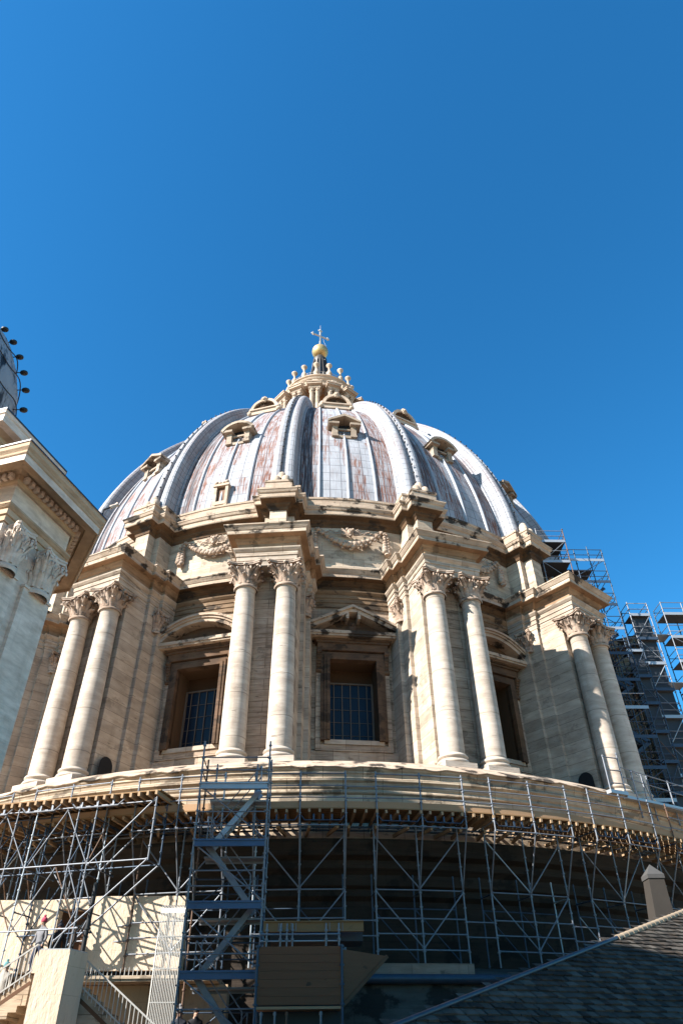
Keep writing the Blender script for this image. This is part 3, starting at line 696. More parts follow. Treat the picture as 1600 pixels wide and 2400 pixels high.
m = MB(); m.lathe([(5.2, 54.14), (5.75, 54.2), (5.8, 54.34), (5.7, 54.42), (4.6, 54.95), (4.35, 55.0), (4.3, 55.1), (4.3, 56.3), (4.36, 56.4), (4.42, 56.6), (4.6, 56.8), (4.68, 56.95), (4.5, 57.05), (4.46, 57.3), (4.62, 57.42), (4.66, 57.55), (2.2, 57.72)], 64, smooth=False)
m.build('lantern_cornice', M['lantern'], lant)
m = MB()
for k in range(64):
    a = k/64*2*pi; m.tube((4.15*cos(a), 4.15*sin(a), 57.7), (4.15*cos(a), 4.15*sin(a), 58.55), .025, 5)
for z in (58.55, 57.95): m.path([(4.15*cos(k/32*2*pi), 4.15*sin(k/32*2*pi), z) for k in range(33)], .03, 5)
m.build('gallery_railing', M['silver'], lant)
m = MB(); m.lathe([(2.5, 57.7), (2.1, 58.6), (1.65, 60.2), (1.25, 62.2), (.95, 64.2), (.85, 65.4), (.95, 65.9), (.7, 66.3), (.5, 66.7)], 32)
for k in range(16):
    a = k/16*2*pi; pr = [(2.55, 57.8), (2.2, 58.7), (1.75, 60.2), (1.34, 62.2), (1.04, 64.2), (.94, 65.4)]
    m.path([(r*cos(a), r*sin(a), z) for r, z in pr], .08, 5)
    m.ico((2.45*cos(a), 2.45*sin(a), 58.4), .25, 1, .2)
m.build('lantern_spire', M['bronze'], lant)
m = MB(); m.ico((0, 0, 67.8), 1.14, 3); ball = m.build('gilded_ball', M['gold'], dome)
m = MB(); ph = R_(25)
D = Vector((cos(ph), sin(ph), 0)); Z = Vector((0, 0, 1)); c0 = Vector((0, 0, 71.4))
m.bar((0, 0, 68.8), (0, 0, 72.75), .20, .20, D); m.bar(c0-D*1.15, c0+D*1.15, .17, .17, Z)
m.tube((0, 0, 72.7), (0, 0, 74.0), .05, 6, .015)
for e, d1, d2 in ((c0-D*1.15, -D, Z), (c0+D*1.15, D, Z), (Vector((0, 0, 72.65)), Z, D)):
    m.ico(e+d1*.16, .15, 1); m.ico(e+d2*.2, .14, 1); m.ico(e-d2*.2, .14, 1); m.ico(e, .15, 1)
m.ico((0, 0, 69.05), .22, 2)
m.build('cross', M['silver'], ball)
m = MB(); m.tube(c0+D*.35-Vector((0, 0, .1)), Vector((1.1, 0, 67.9)), .018, 4); m.build('lightning_wire', M['silver'], ball)

# ================================================================== SMALL CUPOLA BUILDING
c1 = Vector((-9.02, -46.16)); c2 = Vector((-8.14, -43.70)); ED = (c2-c1).normalized(); NO = Vector((ED.y, -ED.x))
def dirn(az): return Vector((sin(R_(az)), cos(R_(az))))
c3 = c2+dirn(-28)*3.2; c4 = c3+dirn(-73)*5.0; c0 = c1+dirn(-72)*7.2; c00 = c0+dirn(17)*4.2
cup = thing('small_cupola', (-14.0, -42.8, -14), 'pale stone angle of a small cupola building with carved capitals and grey lead roof', 'building')
POLY = [c0, c1, c2, c3, c4, c00]
m = MB(); m.prism([tuple(p) for p in POLY], -14.0, 2.6); m.build('wall', M['greystone'], cup)
path = [tuple(p) for p in POLY]
m = MB(); m.moulding(path, [(.0, .80), (.06, .80), (.06, 1.0), (.11, 1.01), (.11, 1.2), (.15, 1.22), (.22, 1.3), (.22, 1.36), (.02, 1.4)], True); m.build('architrave', M['warmstone'], cup)
m = MB(); m.moulding(path, [(.04, 1.39), (.04, 2.12), (.12, 2.2)], True); m.build('frieze', M['greystone'], cup)
m = MB(); m.moulding(path, [(.10, 2.12), (.16, 2.16), (.18, 2.22), (.18, 2.44), (.36, 2.5), (.42, 2.52), (.44, 2.40), (.79, 2.36), (.81, 2.26), (.84, 2.26)], True); m.build('cornice_soffit', M['warmstone'], cup)
m = MB(); m.moulding(path, [(.84, 2.255), (.84, 2.50), (.86, 2.51)], True); m.build('cornice_fascia', M['greystone'], cup)
m = MB(); m.moulding(path, [(.86, 2.505), (.88, 2.53), (.89, 2.60), (.93, 2.66), (.96, 2.70), (.97, 2.84), (.99, 2.86)], True); m.build('cornice_top_moulding', M['warmstone'], cup)
m = MB(); m.moulding(path, [(1.0, 2.85), (1.0, 2.90), (.9, 3.0), (-2.0, 3.25)], True); m.build('cornice_flashing', M['gutter'], cup)
for a, b in ((c0, c1), (c1, c2), (c2, c3)):
    m = MB(); L = (b-a).length; d = (b-a)/L; nn = Vector((d.y, -d.x)); k = int((L+.1)/.21)
    for j in range(k):
        q = a+d*(-.05+(L+.1)*(j+.5)/k); m.bar((q.x+nn.x*.16, q.y+nn.y*.16, 2.34), (q.x+nn.x*.33, q.y+nn.y*.33, 2.34), .125, .18)
    m.build('dentil_band', M['greystone'], cup)
nl = Vector((-.31, -.95)); a1 = c1-NO*1.75-nl*.15
at = [tuple(p) for p in (a1+dirn(-72)*5.5, a1, a1+ED*2.4, a1+ED*2.4+dirn(-28)*2.6, a1+ED*2.4+dirn(-28)*2.6+dirn(-73)*4.2)]
m = MB(); m.moulding(at, [(0, 2.9), (0, 4.75), (.06, 4.8), (.06, 4.95), (.3, 5.0)], True); m.build('attic_storey', M['warmstone'], cup)
m = MB(); m.moulding(at, [(.30, 4.99), (.55, 5.02), (.56, 5.3), (.6, 5.34), (.62, 5.46)], True); m.build('attic_cornice', M['greystone'], cup)
m = MB(); m.moulding(at, [(.63, 5.455), (.64, 5.52), (.2, 5.65), (-1.5, 6.4), (-2.2, 6.6)], True); m.build('attic_flashing', M['gutter'], cup)
LC = (-16.0, -42.5)
cp = [(2.9, 6.4), (3.2, 8.0), (3.25, 9.6), (3.22, 10.6), (3.12, 11.3), (2.76, 12.5), (2.30, 13.6), (1.72, 14.4), (1.02, 15.2), (.45, 15.6), (.3, 15.7), (.2, 15.75), (0, 15.8)]
m = MB(); vs = []; N = 128
for r, z in cp:
    for i in range(N): a = i/N*2*pi; rib_ = 1+.014*abs(sin(a*4)); vs.append((LC[0]+r*rib_*cos(a), LC[1]+r*rib_*sin(a), z))
m.add(vs, [(j*N+i, j*N+(i+1) % N, (j+1)*N+(i+1) % N, (j+1)*N+i) for j in range(len(cp)-1) for i in range(N)], smooth=True)
roof = m.build('lead_roof', M['oldlead'], cup)
for z in (10.2, 11.6, 12.9):                               # sagging cables looped round the lead
    r = [cp[k][0]+(cp[k+1][0]-cp[k][0])*(z-cp[k][1])/(cp[k+1][1]-cp[k][1]) for k in range(len(cp)-1) if cp[k][1] <= z <= cp[k+1][1]][0]
    m = MB(); m.path([(LC[0]+(r*1.03+.03)*cos(a), LC[1]+(r*1.03+.03)*sin(a), z+.16*sin(a*8)) for a in [k/96*2*pi for k in range(97)]], .025, 5); m.build('cable', M['black'], roof)
# pilasters and capitals on the face that shows
def face_pt(s, off): q = c1+ED*s+NO*off; return Vector((q.x, q.y, 0))
for s0, s1 in ((.0, 1.02), (1.36, 2.52)):
    m = MB(); q = [face_pt(s0, .0), face_pt(s1, .0), face_pt(s1, .13), face_pt(s0, .13)]; m.prism([(p.x, p.y) for p in q], -13.9, -.62)
    q = [face_pt(s0-.03, .0), face_pt(s1+.03, .0), face_pt(s1+.03, .17), face_pt(s0-.03, .17)]; m.prism([(p.x, p.y) for p in q], -.62, -.54); pil = m.build('pilaster', M['greystone'], cup)
    w_ = (s1-s0)/2; mid = (s0+s1)/2
    m = MB(lambda p, mid=mid, w_=w_: face_pt(mid+p[0]*w_*.84, .02+p[1]*.5)+Vector((0, 0, p[2])))
    corinthian(m, .70, -.52, 1.32, .92)
    m.build('capital', M['greystone'], pil)
q0 = c1+dirn(-72)*.15
for k, off in ((0, .7), (1, 2.1)):                         # pilasters round the corner
    a = c1+dirn(-72)*off; d = dirn(-72); nn = Vector((-d.y, d.x))*1.0
    nn = nn if nn.y < 0 else -nn
    q = [a-d*.5, a+d*.5, a+d*.5+nn*.13, a-d*.5+nn*.13]; m = MB(); m.prism([tuple(p) for p in q], -13.9, -.62); pil = m.build('pilaster', M['greystone'], cup)
    m = MB(lambda p, a=a, d=d, nn=nn: Vector((*(a+d*p[0]*.46+nn*(.02+p[1]*.6)), p[2]))); corinthian(m, .70, -.52, 1.32, .92); m.build('capital', M['greystone'], pil)
# bulkhead lamps on the lead roof
NAMES = ['topmost', 'second from the top', 'third from the top', 'third from the bottom', 'second from the bottom', 'lowest']
lamp_px = [(12, 772), (32, 802), (47, 837), (57, 874), (61, 915), (56, 961)]
m = MB(); m.lathe([(0, .09), (.10, .085), (.15, .05), (.165, 0), (.15, -.05), (.10, -.085), (0, -.09)], 14); bulb = m.mesh('lamp_head', [M['black']])
for k, (px, py) in enumerate(lamp_px):
    d = ray(px, py); p = CAM + d*(24.0/math.hypot(d.x, d.y))
    t = thing('roof_lamp', p, 'round black lamp on the grey lead cupola, %s of six' % NAMES[k], 'lamp', 'black lamps up the lead cupola')
    o = bpy.data.objects.new('lamp_head', bulb); scene.collection.objects.link(o); o.parent = t; o.rotation_euler = (R_(18), R_(-8), 0)
    v = Vector((LC[0]-p.x, LC[1]-p.y, 0)).normalized()
    m = MB(); m.path([p+v*.1, p+v*.28-Vector((0, 0, .05)), p+v*.62-Vector((0, 0, .1))], .022, 6); m.build('lamp_arm', M['black'], t)
d = ray(262, 1188); p = CAM+d*(21.6/math.hypot(d.x, d.y)); d = ray(243, 1195); q = CAM+d*(21.6/math.hypot(d.x, d.y))
t = thing('floodlight', q, 'dark floodlight on a bent arm at the cornice corner of the cupola building', 'lamp')
m = MB(); m.path([q-Vector((0, 0, .5)), q, p], .035, 6); m.build('lamp_arm', M['black'], t)
m = MB(); v = (p-q).normalized(); m.tube(p-v*.05, p+v*.16, .08, 10, .06); m.tube(p+v*.16, p+v*.26, .06, 10, .09); m.build('lamp_head', M['greystone'], t)
# unseen block added outside the frame to shade the tiled roof and cupola
wing = thing('shade_block', (-24, -62, -14), 'unseen tall stone block added to shade the tiled roof and cupola', 'building')  # wing holds only the added shade block and its parts
m = MB(); m.box(-27, -12.2, -70, -54.5, -14, 12.1); m.build('wall', M['greystone'], wing)
m = MB(); m.box(-27, -8.4, -69, -54.6, -14, 5.2); m.box(-27, -10.6, -69, -54.55, 5.2, 8.6); m.build('low_shade_block', M['greystone'], wing)
m = MB(); m.moulding([(-27, -70), (-12.2, -70), (-12.2, -54.5), (-27, -54.5)], [(0, 11.4), (.1, 11.6), (.25, 11.9), (.25, 12.1), (-1, 12.3), (-7, 13)], True); m.build('shade_block_cornice', M['greystone'], wing)

# ================================================================== SCAFFOLDS
PRND = random.Random(5)
M['rusted'] = plain('rust_stained_tube', (.17, .10, .065), .7, .2, .4, 8)
def pipe(root, name, p, q, r=.034, mat='steel', collars=0):
    if mat in ('steel', 'steel_dark') and PRND.random() < .07: mat = PRND.choice(('rusted', 'alu'))
    m = MB(); p = Vector(p); q = Vector(q); m.tube(p, q, r, 7)
    L = (q-p).length; d = (q-p)/L
    if collars:
        for k in range(1, int(L/collars)+1):
            c = p+d*(k*collars-.02); m.tube(c, c+d*.05, r*1.9, 7)
    else:
        for e in (p+d*.03, q-d*.09): m.tube(e, e+d*.06, r*1.5, 6)
    return m.build(name, M[mat], root)
def planks(root, name, pts, z, th=.05, mat='plank', gap=.0):
    m = MB(); m.prism([(p[0], p[1]) for p in pts], z, z+th); return m.build(name, M[mat], root)

# --- curved walkway round the drum base
wk = thing('walkway_scaffold', (0, -32, -8.6), 'long curved scaffold walkway of timber joists, toe boards and guard rails round the drum base', 'scaffold')
RO, RI, RBK = 32.5, 31.35, 30.35
mods = range(-4, 5)
for k in mods:
    s0 = 4.5+8.85*k; A = [s0, s0+3.3, s0+6.6]
    tower_zone = -9.0 < s0+3 < -1.5
    for j, a in enumerate(A):
        pipe(wk, 'guard_post', pol(a, RO, -3.85), pol(a, RO, -1.64), .033, 'steel', .5)
        pipe(wk, 'standard', pol(a, RI, -8.5), pol(a, RI, -3.35), .034, 'steel', .5)
        pipe(wk, 'rear_standard', pol(a, RBK, -8.4), pol(a, RBK, -5.15), .032, 'steel_dark')
        pipe(wk, 'raker', pol(a, RO, -3.75), pol(a, RI, -5.9), .03, 'steel')
        pipe(wk, 'transom', pol(a, RO, -3.42), pol(a, 30.9, -3.42), .03, 'steel_dark')
        pipe(wk, 'rear_transom', pol(a, RI, -5.95), pol(a, RBK, -5.95), .028, 'steel_dark')
    for (a, b) in ((A[0], A[1]), (A[1], A[2])):
        for z in (-1.75, -2.25, -2.72, -3.8): pipe(wk, 'guard_rail', pol(a, RO, z), pol(b, RO, z), .026)
        for z in (-5.9, -6.9, -7.42, -7.95): pipe(wk, 'ledger', pol(a, RI, z), pol(b, RI, z), .028)
        pipe(wk, 'rear_ledger', pol(a, RBK, -6.4), pol(b, RBK, -6.4), .026, 'steel_dark')
        pipe(wk, 'rear_brace', pol(a, RBK, -6.4), pol(b, RBK, -8.2), .024, 'steel_dark')
        # shallow lattice girder under the joist ends
        g0, g1 = a+.35, b-.35; m = MB(); zt, zb = -3.42, -3.6
        m.path([pol(a+.1, RO-.05, zt), pol(g0, RO-.05, zb), pol(g1, RO-.05, zb), pol(b-.1, RO-.05, zt)], .026, 6)
        for u in (.25, .5, .75): q = g0+(g1-g0)*u; m.bar(pol(q, RO-.05, zb), pol(q, RO-.05, zt+.05), .07, .05, pol(q, 1, 0))
        m.build('lattice_girder', M['steel_dark'], wk)
    pipe(wk, 'brace', pol(A[0], RI, -3.9), pol(A[1], RI, -5.85), .028)
    pipe(wk, 'brace', pol(A[2], RI, -3.9), pol(A[1], RI, -5.85), .028)
    pipe(wk, 'brace', pol(A[0], RI, -5.95), pol(A[1], RI, -7.9), .028)
    pipe(wk, 'brace', pol(A[2], RI, -5.95), pol(A[1], RI, -7.9), .028)
    for z in (-2.25, -2.72): pipe(wk, 'guard_rail', pol(A[2], RO, z-.03), pol(s0+8.85, RO, z-.03), .024)
    for z in (-6.98, -7.5): pipe(wk, 'ledger', pol(A[2]+.1, RI, z), pol(s0+8.85, RI, z), .026)
    for (a, b) in ((A[0]-.1, A[1]-.03), (A[1]+.03, A[2]+.05), (A[2]+.1, s0+8.72)):
        m = MB(); m.revolve([(RO-.06, -3.13), (RO-.06, -2.86), (RO-.10, -2.86), (RO-.10, -3.13), (RO-.06, -3.13)], a, b, 3); m.build('toe_board', M['toe'], wk)
    for z, r_ in ((-3.5, 30.55), (-3.52, 31.15)): pipe(wk, 'bearer', pol(s0, r_, z), pol(s0+4.4, r_+.03, z), .04, 'steel_dark'); pipe(wk, 'bearer', pol(s0+4.4, r_, z), pol(s0+8.8, r_, z), .04, 'steel_dark')
    for q in range(5):
        a = s0+.3+1.7*q+random.uniform(-.2, .2); m = MB(); m.bar(pol(a, 30.25, -3.62), pol(a+random.uniform(-.5, .9), 31.5, -3.6), .10, .12); m.build('batten', M['timber'], wk)
    for q in range(11):
        a = s0-.05+.805*q+random.uniform(-.08, .08); m = MB(); m.bar(pol(a, 30.15, -3.26), pol(a, RO+random.uniform(.02, .12), -3.26), .09, .13)
        m.build('joist', M['timber'], wk)
    for q, (r0_, r1_) in enumerate(((30.42, 30.69), (30.71, 30.98), (31.0, 31.29), (31.31, 31.6), (31.62, 31.91), (31.93, 32.2), (32.22, 32.5))):
        m = MB(); m.revolve([(r0_, -3.165), (r1_, -3.165), (r1_, -3.12), (r0_, -3.12), (r0_, -3.165)], s0-.1, s0+8.72, 6); m.build('deck_board', M['plank'], wk)

# --- stair tower
st = thing('stair_tower', (-3.1, -33.6, -12.6), 'tall zigzag scaffold stair tower with blue grey landing decks', 'scaffold')
X0, X1, YF, YB = -4.42, -1.80, -34.4, -32.95
LV = [-2.77, -4.83, -6.86, -8.92, -10.95]
for x in (X0, X1):
    pipe(st, 'standard', (x, YF, -12.8), (x, YF, -1.12), .036, 'steel', .5); pipe(st, 'standard', (x, YB, -12.8), (x, YB, -1.35), .036, 'steel', .5)
pipe(st, 'standard', (X0+.42, YB-.2, -4.8), (X0+.42, YB-.2, -1.6), .03, 'steel', .5); pipe(st, 'standard', (X1-.55, YB-.2, -4.8), (X1-.55, YB-.2, -1.6), .03, 'steel', .5)
for k, z in enumerate(LV):
    m = MB(); m.box(X0, X1, YF-.02, YF+.03, z-.20, z+.02); m.box(X0, X1, YF-.06, YF+.03, z-.03, z+.03); m.box(X0, X1, YF-.05, YF+.03, z-.22, z-.17); m.build('landing_beam', M['shade_deck' if k else 'alu'], st)  # top level in a sunlit tone, lower levels in a shaded copy
    m = MB(); m.box(X0, X1, YF+.035, YF+.62, z-.06, z); m.build('landing_deck', M['shade_deck'], st)
    m = MB(); m.box(X0+.3, X1, YB-.05, YB, z-.5, z-.32); m.box(X0+.3, X1, YB-.55, YB-.055, z-.42, z-.36); m.build('rear_landing', M['steel' if k else 'alu'], st)
    for dz in (.5, 1.0):
        pipe(st, 'guard_rail', (X0, YF, z+dz), (X1, YF, z+dz), .026); pipe(st, 'guard_rail', (X0, YB, z+dz), (X1, YB, z+dz), .024, 'steel_dark')
        for x in (X0, X1): pipe(st, 'side_rail', (x, YF, z+dz), (x, YB, z+dz), .024, 'steel_dark')
    if k < 4:
        z2 = LV[k+1]; pipe(st, 'brace', (X0, YF+.04, z-.1), (X1, YF+.04, z2+.05), .028)
        pipe(st, 'rear_brace', (X1, YB, z-.1), (X0, YB, z2+.05), .024, 'steel_dark')
        pipe(st, 'side_brace', (X0, YF, z-.1), (X0, YB, z2+.1), .024, 'steel_dark'); pipe(st, 'side_brace', (X1, YB, z-.1), (X1, YF, z2+.1), .024, 'steel_dark')
    z2 = LV[k+1] if k < 4 else z-2.05
    a, b = ((X1-.35, X0+.55) if k % 2 == 0 else (X0+.4, X1-.5))
    fl = thing('flight_tmp', (0, 0, 0), None, None); bpy.data.objects.remove(fl)
    y0 = YF+.5+(.35 if k % 2 == 0 else 0)
    m = MB(); m.bar((a, y0, z), (b, y0, z2), .05, .20); m.bar((a, y0+.5, z), (b, y0+.5, z2), .05, .20); fl = m.build('stair_flight', M['alu' if k == 0 else 'steel'], st)  # only the top flight takes the sunlit tone
    m = MB()
    for q in range(1, 9): u = q/9; x = a+(b-a)*u; zz = z+(z2-z)*u; m.box(x-.1, x+.1, y0+.03, y0+.47, zz-.02, zz+.02)
    m.build('stair_treads', M['alu'], fl)
    for dz in (.5, .95): pipe(fl, 'handrail', (a, y0-.02, z+dz), (b, y0-.02, z2+dz), .022, 'steel')
    pipe(fl, 'handrail_post', (b, y0-.02, z2), (b, y0-.02, z2+.95), .022); pipe(fl, 'handrail_post', (a, y0-.02, z), (a, y0-.02, z+.95), .022)

# --- cantilevered working platform
pf = thing('platform_scaffold', (-9, -32.5, -8.6), 'wide timber deck cantilevered on a tangle of scaffold tubes above the sunlit wall', 'scaffold')
FR = Vector((-6.2, -33.0, 0)); FL = Vector((-18.2, -29.75, 0)); e = (FL-FR).normalized(); b_ = Vector((e.y, -e.x, 0)); b_ = b_ if b_.y > 0 else -b_
def pp(s, d, z): q = FR+e*s+b_*d; return Vector((q.x, q.y, z))
LEN = (FL-FR).length; DZ = -2.6
for q in range(12):
    m = MB(); d0, d1 = q*.33, q*.33+.32; m.add([pp(0-.02*q, d0, DZ), pp(LEN, d0, DZ), pp(LEN, d1, DZ), pp(-.02*q, d1, DZ), pp(-.02*q, d0, DZ+.045), pp(LEN, d0, DZ+.045), pp(LEN, d1, DZ+.045), pp(-.02*q, d1, DZ+.045)], [(0, 1, 2, 3), (4, 5, 6, 7), (0, 1, 5, 4), (1, 2, 6, 5), (2, 3, 7, 6), (3, 0, 4, 7)])
    m.build('deck_board', M['plank'], pf)
for q in range(33):
    s = .12+q*.385; m = MB(); m.bar(pp(s, -.1+random.uniform(-.05, .05), DZ-.095), pp(s, 3.9, DZ-.095), .10, .17); m.build('joist', M['timber'], pf)
TW = (2.75, 3.55, 5.45, 6.35, 8.4, 9.3, 11.6)
for d in (.12, 1.15):
    mt = 'steel' if d < .5 else 'steel_dark'
    for s in TW: pipe(pf, 'standard', pp(s, d, -8.45 if s < 4 else -8.9), pp(s, d, DZ-.2), .031, mt, .5)
    pipe(pf, 'hanger', pp(.18, d, -5.15), pp(.18, d, DZ-.2), .036, mt, .5)
    for z in (-2.95, -5.1, -7.3): pipe(pf, 'ledger', pp(.18 if z > -5.5 else 2.6, d, z), pp(12.3, d, z), .028, mt)
    pipe(pf, 'raker', pp(.22, d, DZ-.25), pp(2.75, d, -5.2), .032); pipe(pf, 'raker', pp(.2, d, -5.1), pp(3.5, d, -7.7), .032)
    for a, c in ((2.75, 5.45), (5.45, 8.4), (8.4, 11.6)):
        mid = (a+c)/2
        pipe(pf, 'brace', pp(a, d, -5.15), pp(mid, d, -3.0), .025, mt); pipe(pf, 'brace', pp(c, d+.05, -5.15), pp(mid, d+.05, -3.0), .025, mt)
        pipe(pf, 'brace', pp(c, d+.05, -7.35), pp(mid, d+.05, -5.15), .025, mt); pipe(pf, 'brace', pp(a, d+.05, -7.35), pp(mid, d+.05, -5.15), .025, mt) if d < .5 else None
    pipe(pf, 'brace', pp(2.75, d, -6.6), pp(3.55, d, -5.1), .026); pipe(pf, 'brace', pp(3.55, d, -8.2), pp(2.75, d, -6.6), .026)
for s in TW[:5]+(.18,):
    for z in (-3.4, -5.15, -6.65): 
        if z > -5.5 or s > 1: pipe(pf, 'transom', pp(s, .12, z), pp(s, 1.15 if s < 1 else 2.3, z), .028, 'steel_dark')
    if s > 1: pipe(pf, 'side_brace', pp(s, .12, -5.1), pp(s, 1.15, -3.4), .026, 'steel_dark')
for s0_, s1_ in ((1.55, 3.9), (4.4, 6.2), (6.6, 8.6)):
    m = MB(); m.path([pp(s0_, .02, DZ-.2), pp(s0_+.25, .02, DZ-.42), pp(s1_-.25, .02, DZ-.42), pp(s1_, .02, DZ-.2)], .03, 6)
    for u in (.2, .5, .8): q = s0_+(s1_-s0_)*u; m.bar(pp(q, .02, DZ-.42), pp(q, .02, DZ-.2), .08, .05, b_)
    m.build('lattice_girder', M['steel'], pf)

# --- towers at the right, round the next buttress
def tower(root, x0, x1, y0, y1, z0, z1, nx, lift=2.0, deck=True, sheet=False, mat='steel', setb=.02):
    xs = [x0+(x1-x0)*k/nx for k in range(nx+1)]
    for x in xs:
        for y in (y0, y1): pipe(root, 'standard', (x, y, z0), (x, y, z1+random.uniform(-.2, .3)), .038, mat if y == y0 else 'steel_dark', 1.0)
    z = z1-1.05; k = 0
    while z > z0+.4:
        for dz in (0, .5, 1.0): pipe(root, 'ledger', (x0, y0, z+dz), (x1, y0, z+dz), .03, mat)
        pipe(root, 'rear_ledger', (x0, y1, z+.9), (x1, y1, z+.9), .028, 'steel_dark')
        for x in (x0, x1): pipe(root, 'transom', (x, y0, z+.5), (x, y1, z+.5), .028, mat); pipe(root, 'transom', (x, y0, z+1), (x, y1, z+1), .028, mat)
        if deck:
            m = MB(); m.box(x0, x1-(.5 if setb > .5 else 0), y0+setb, y1-.02, z-.06, z); m.build('deck', M['panel'], root)
            m = MB(); m.box(x0, x1, y0-.05, y0-.02, z-.1, z+.12); m.build('toe_board', M['steel_dark' if (mat == 'steel_dark' and k % 3) or (sheet and k % 2) else 'alu'], root)
        a, b = (x0, x1) if k % 2 else (x1, x0)
        if z-lift > z0: pipe(root, 'brace', (a, y0, z), (b, y0, z-lift), .028, mat)
        if sheet: m = MB(); m.box(x0+.05, x1-.05, y0+.25, y0+.29, z-lift+.25, z-.1); m.build('dark_sheet', M['panel'], root)
        z -= lift; k += 1
ta = thing('buttress_scaffold', (21, -15.5, -3), 'dense blue grey scaffold wrapped round the far buttress, guard rails against the sky', 'scaffold')
tower(ta, 18.9, 22.2, -18.4, -15.2, -3, 20.4, 3, 2.0, True, False, 'steel_dark', 1.3)
for q in range(11): m = MB(); z = 18.6-2*q; m.box(19.6, 22.1, -15.32, -15.28, z-1.6, z); m.build('rear_netting', M['panel'], ta)
for x in (19.45, 20.0, 21.1, 21.65): pipe(ta, 'inner_standard', (x, -16.8, -3), (x, -16.8, 18.5), .034, 'steel_dark', 1.0)
for q in range(10):
    z = 17.3-2*q; a, b = (19.1, 22.0) if q % 2 else (22.0, 19.1)
    m = MB(); m.bar((a, -17.6, z), (b, -17.6, z-2), .06, .22); m.bar((a, -17.0, z), (b, -17.0, z-2), .06, .22); m.build('stair_flight', M['steel_dark'], ta)
    pipe(ta, 'handrail', (a, -17.7, z+.9), (b, -17.7, z-1.1), .026, 'steel_dark')
tower(ta, 16.9, 19.0, -19.6, -17.6, 16.4, 21.3, 1, 1.9)
tb = thing('sheeted_scaffold', (25.6, -16.4, -3), 'narrow scaffold tower hung with dark sheeting, sky showing on both sides', 'scaffold')
q = at_y(1467, 1413, -17.2); tower(tb, q.x, q.x+1.5, -17.2, -15.9, -3, q.z, 1, 2.0, True, True)
tower(tb, 22.3, q.x-.05, -17.6, -16.6, -3, q.z-3.2, 1, 2.0, True, True, 'steel_dark')
tc = thing('hoist_scaffold', (29, -15, -3), 'outermost scaffold tower with bright stepped decks cut by the picture edge', 'scaffold')
q2 = at_y(1545, 1411, -16.4); tower(tc, q2.x, q2.x+3.2, -16.4, -15.0, -3, q2.z, 2, 2.0)
for z in (14.1, 10.2, 6.3): 
    m = MB(); m.box(q.x+1.52, q2.x-.02, -16.3, -15.1, z-.07, z); m.build('bridge_deck', M['alu'], tc)
# --- small access frame standing on the ledge
af = thing('access_frame', (14.75, -27.1, -.8), 'small bright aluminium access frame with ladder ends standing on the drum ledge', 'scaffold')
a_ = 28.9; 
def lf(t, dr, z): return pol(a_, 30.7+dr, z, t)
for t in (0, 1.02, 2.6, 4.4, 6.0):
    for dr in (0, .0) if t > 1.5 else (0,):
        pass
for t, zt in ((-.15, 1.05), (.95, 1.35), (1.75, .55), (2.35, .55), (3.1, .75), (3.5, .7), (5.2, .7), (7.0, .7)): pipe(af, 'upright', lf(t, .0 if t < 1.5 else -.45*(t > 2), -1.6 if t > 1 else -.85), lf(t, .0 if t < 1.5 else -.45*(t > 2), zt), .04)
for z in (.95, .3, -.35): pipe(af, 'rung', lf(-.15, 0, z), lf(.95, 0, z+.1), .032)
m = MB(); m.bar(lf(-.25, -.05, -.78), lf(1.0, -.05, -.74), .3, .17); m.build('end_beam', M['alu'], af)
m = MB(); m.bar(lf(1.0, -.3, -.85), lf(8.5, -.3, -.85), .6, .12); m.build('deck', M['alu'], af)
for z in (.5, .0): pipe(af, 'rail', lf(1.0, 0, z+.1), lf(7.5, -.4, z), .025)
pipe(af, 'rail', lf(1.75, 0, .5), lf(2.8, -.4, .62), .03); pipe(af, 'brace', lf(3.1, -.45, .6), lf(3.5, -.45, -.8), .03)

# ================================================================== LOWER WALLS
lw = thing('retaining_wall', (10, -33, -14), 'stained dark grey curved wall with lead pipe below the walkway', 'wall')
m = MB(); m.revolve([(33.7, -14), (33.7, -9.15), (33.2, -8.95), (29.4, -8.3)], 1.0, 75, 70); m.build('wall_face', M['grey_wall'], lw)
m = MB(); m.path([pol(1+k*.8, 33.9, -9.12) for k in range(22)], .15, 10); m.build('lead_pipe', M['gutter'], lw)
m = MB(); m.revolve([(33.25, -8.98), (33.25, -8.62), (33.85, -8.66), (33.85, -8.98)], 2.4, 9.6, 8); m.build('stone_ledge', stone('pink_stone', (.40, .27, .20), (.30, .20, .145), (.14, .09, .065, .5), soot_amt=.5, drip=.4, courses=.4), lw)
m = MB(); m.revolve([(29.45, -14), (29.45, -8.3)], -100, 3, 80); m.build('base_wall', M['base'], dome)

# tiled roof : plane with real overlapping tiles
rf = thing('tiled_roof', (9, -40, -14), 'broad sloping roof of dark worn slates with a pale sunlit ridge', 'roof')
PA, PC = at_y(950, 2400, -46), at_y(1600, 2140, -36)
nrm = Vector((.227, -.58, 1)); hl = (PC-PA).normalized(); nrm = (nrm-hl*nrm.dot(hl)).normalized()
slope = (Vector((0, 0, 1))-nrm*nrm.z).normalized(); across = nrm.cross(slope)
across = across if across.x > 0 else -across
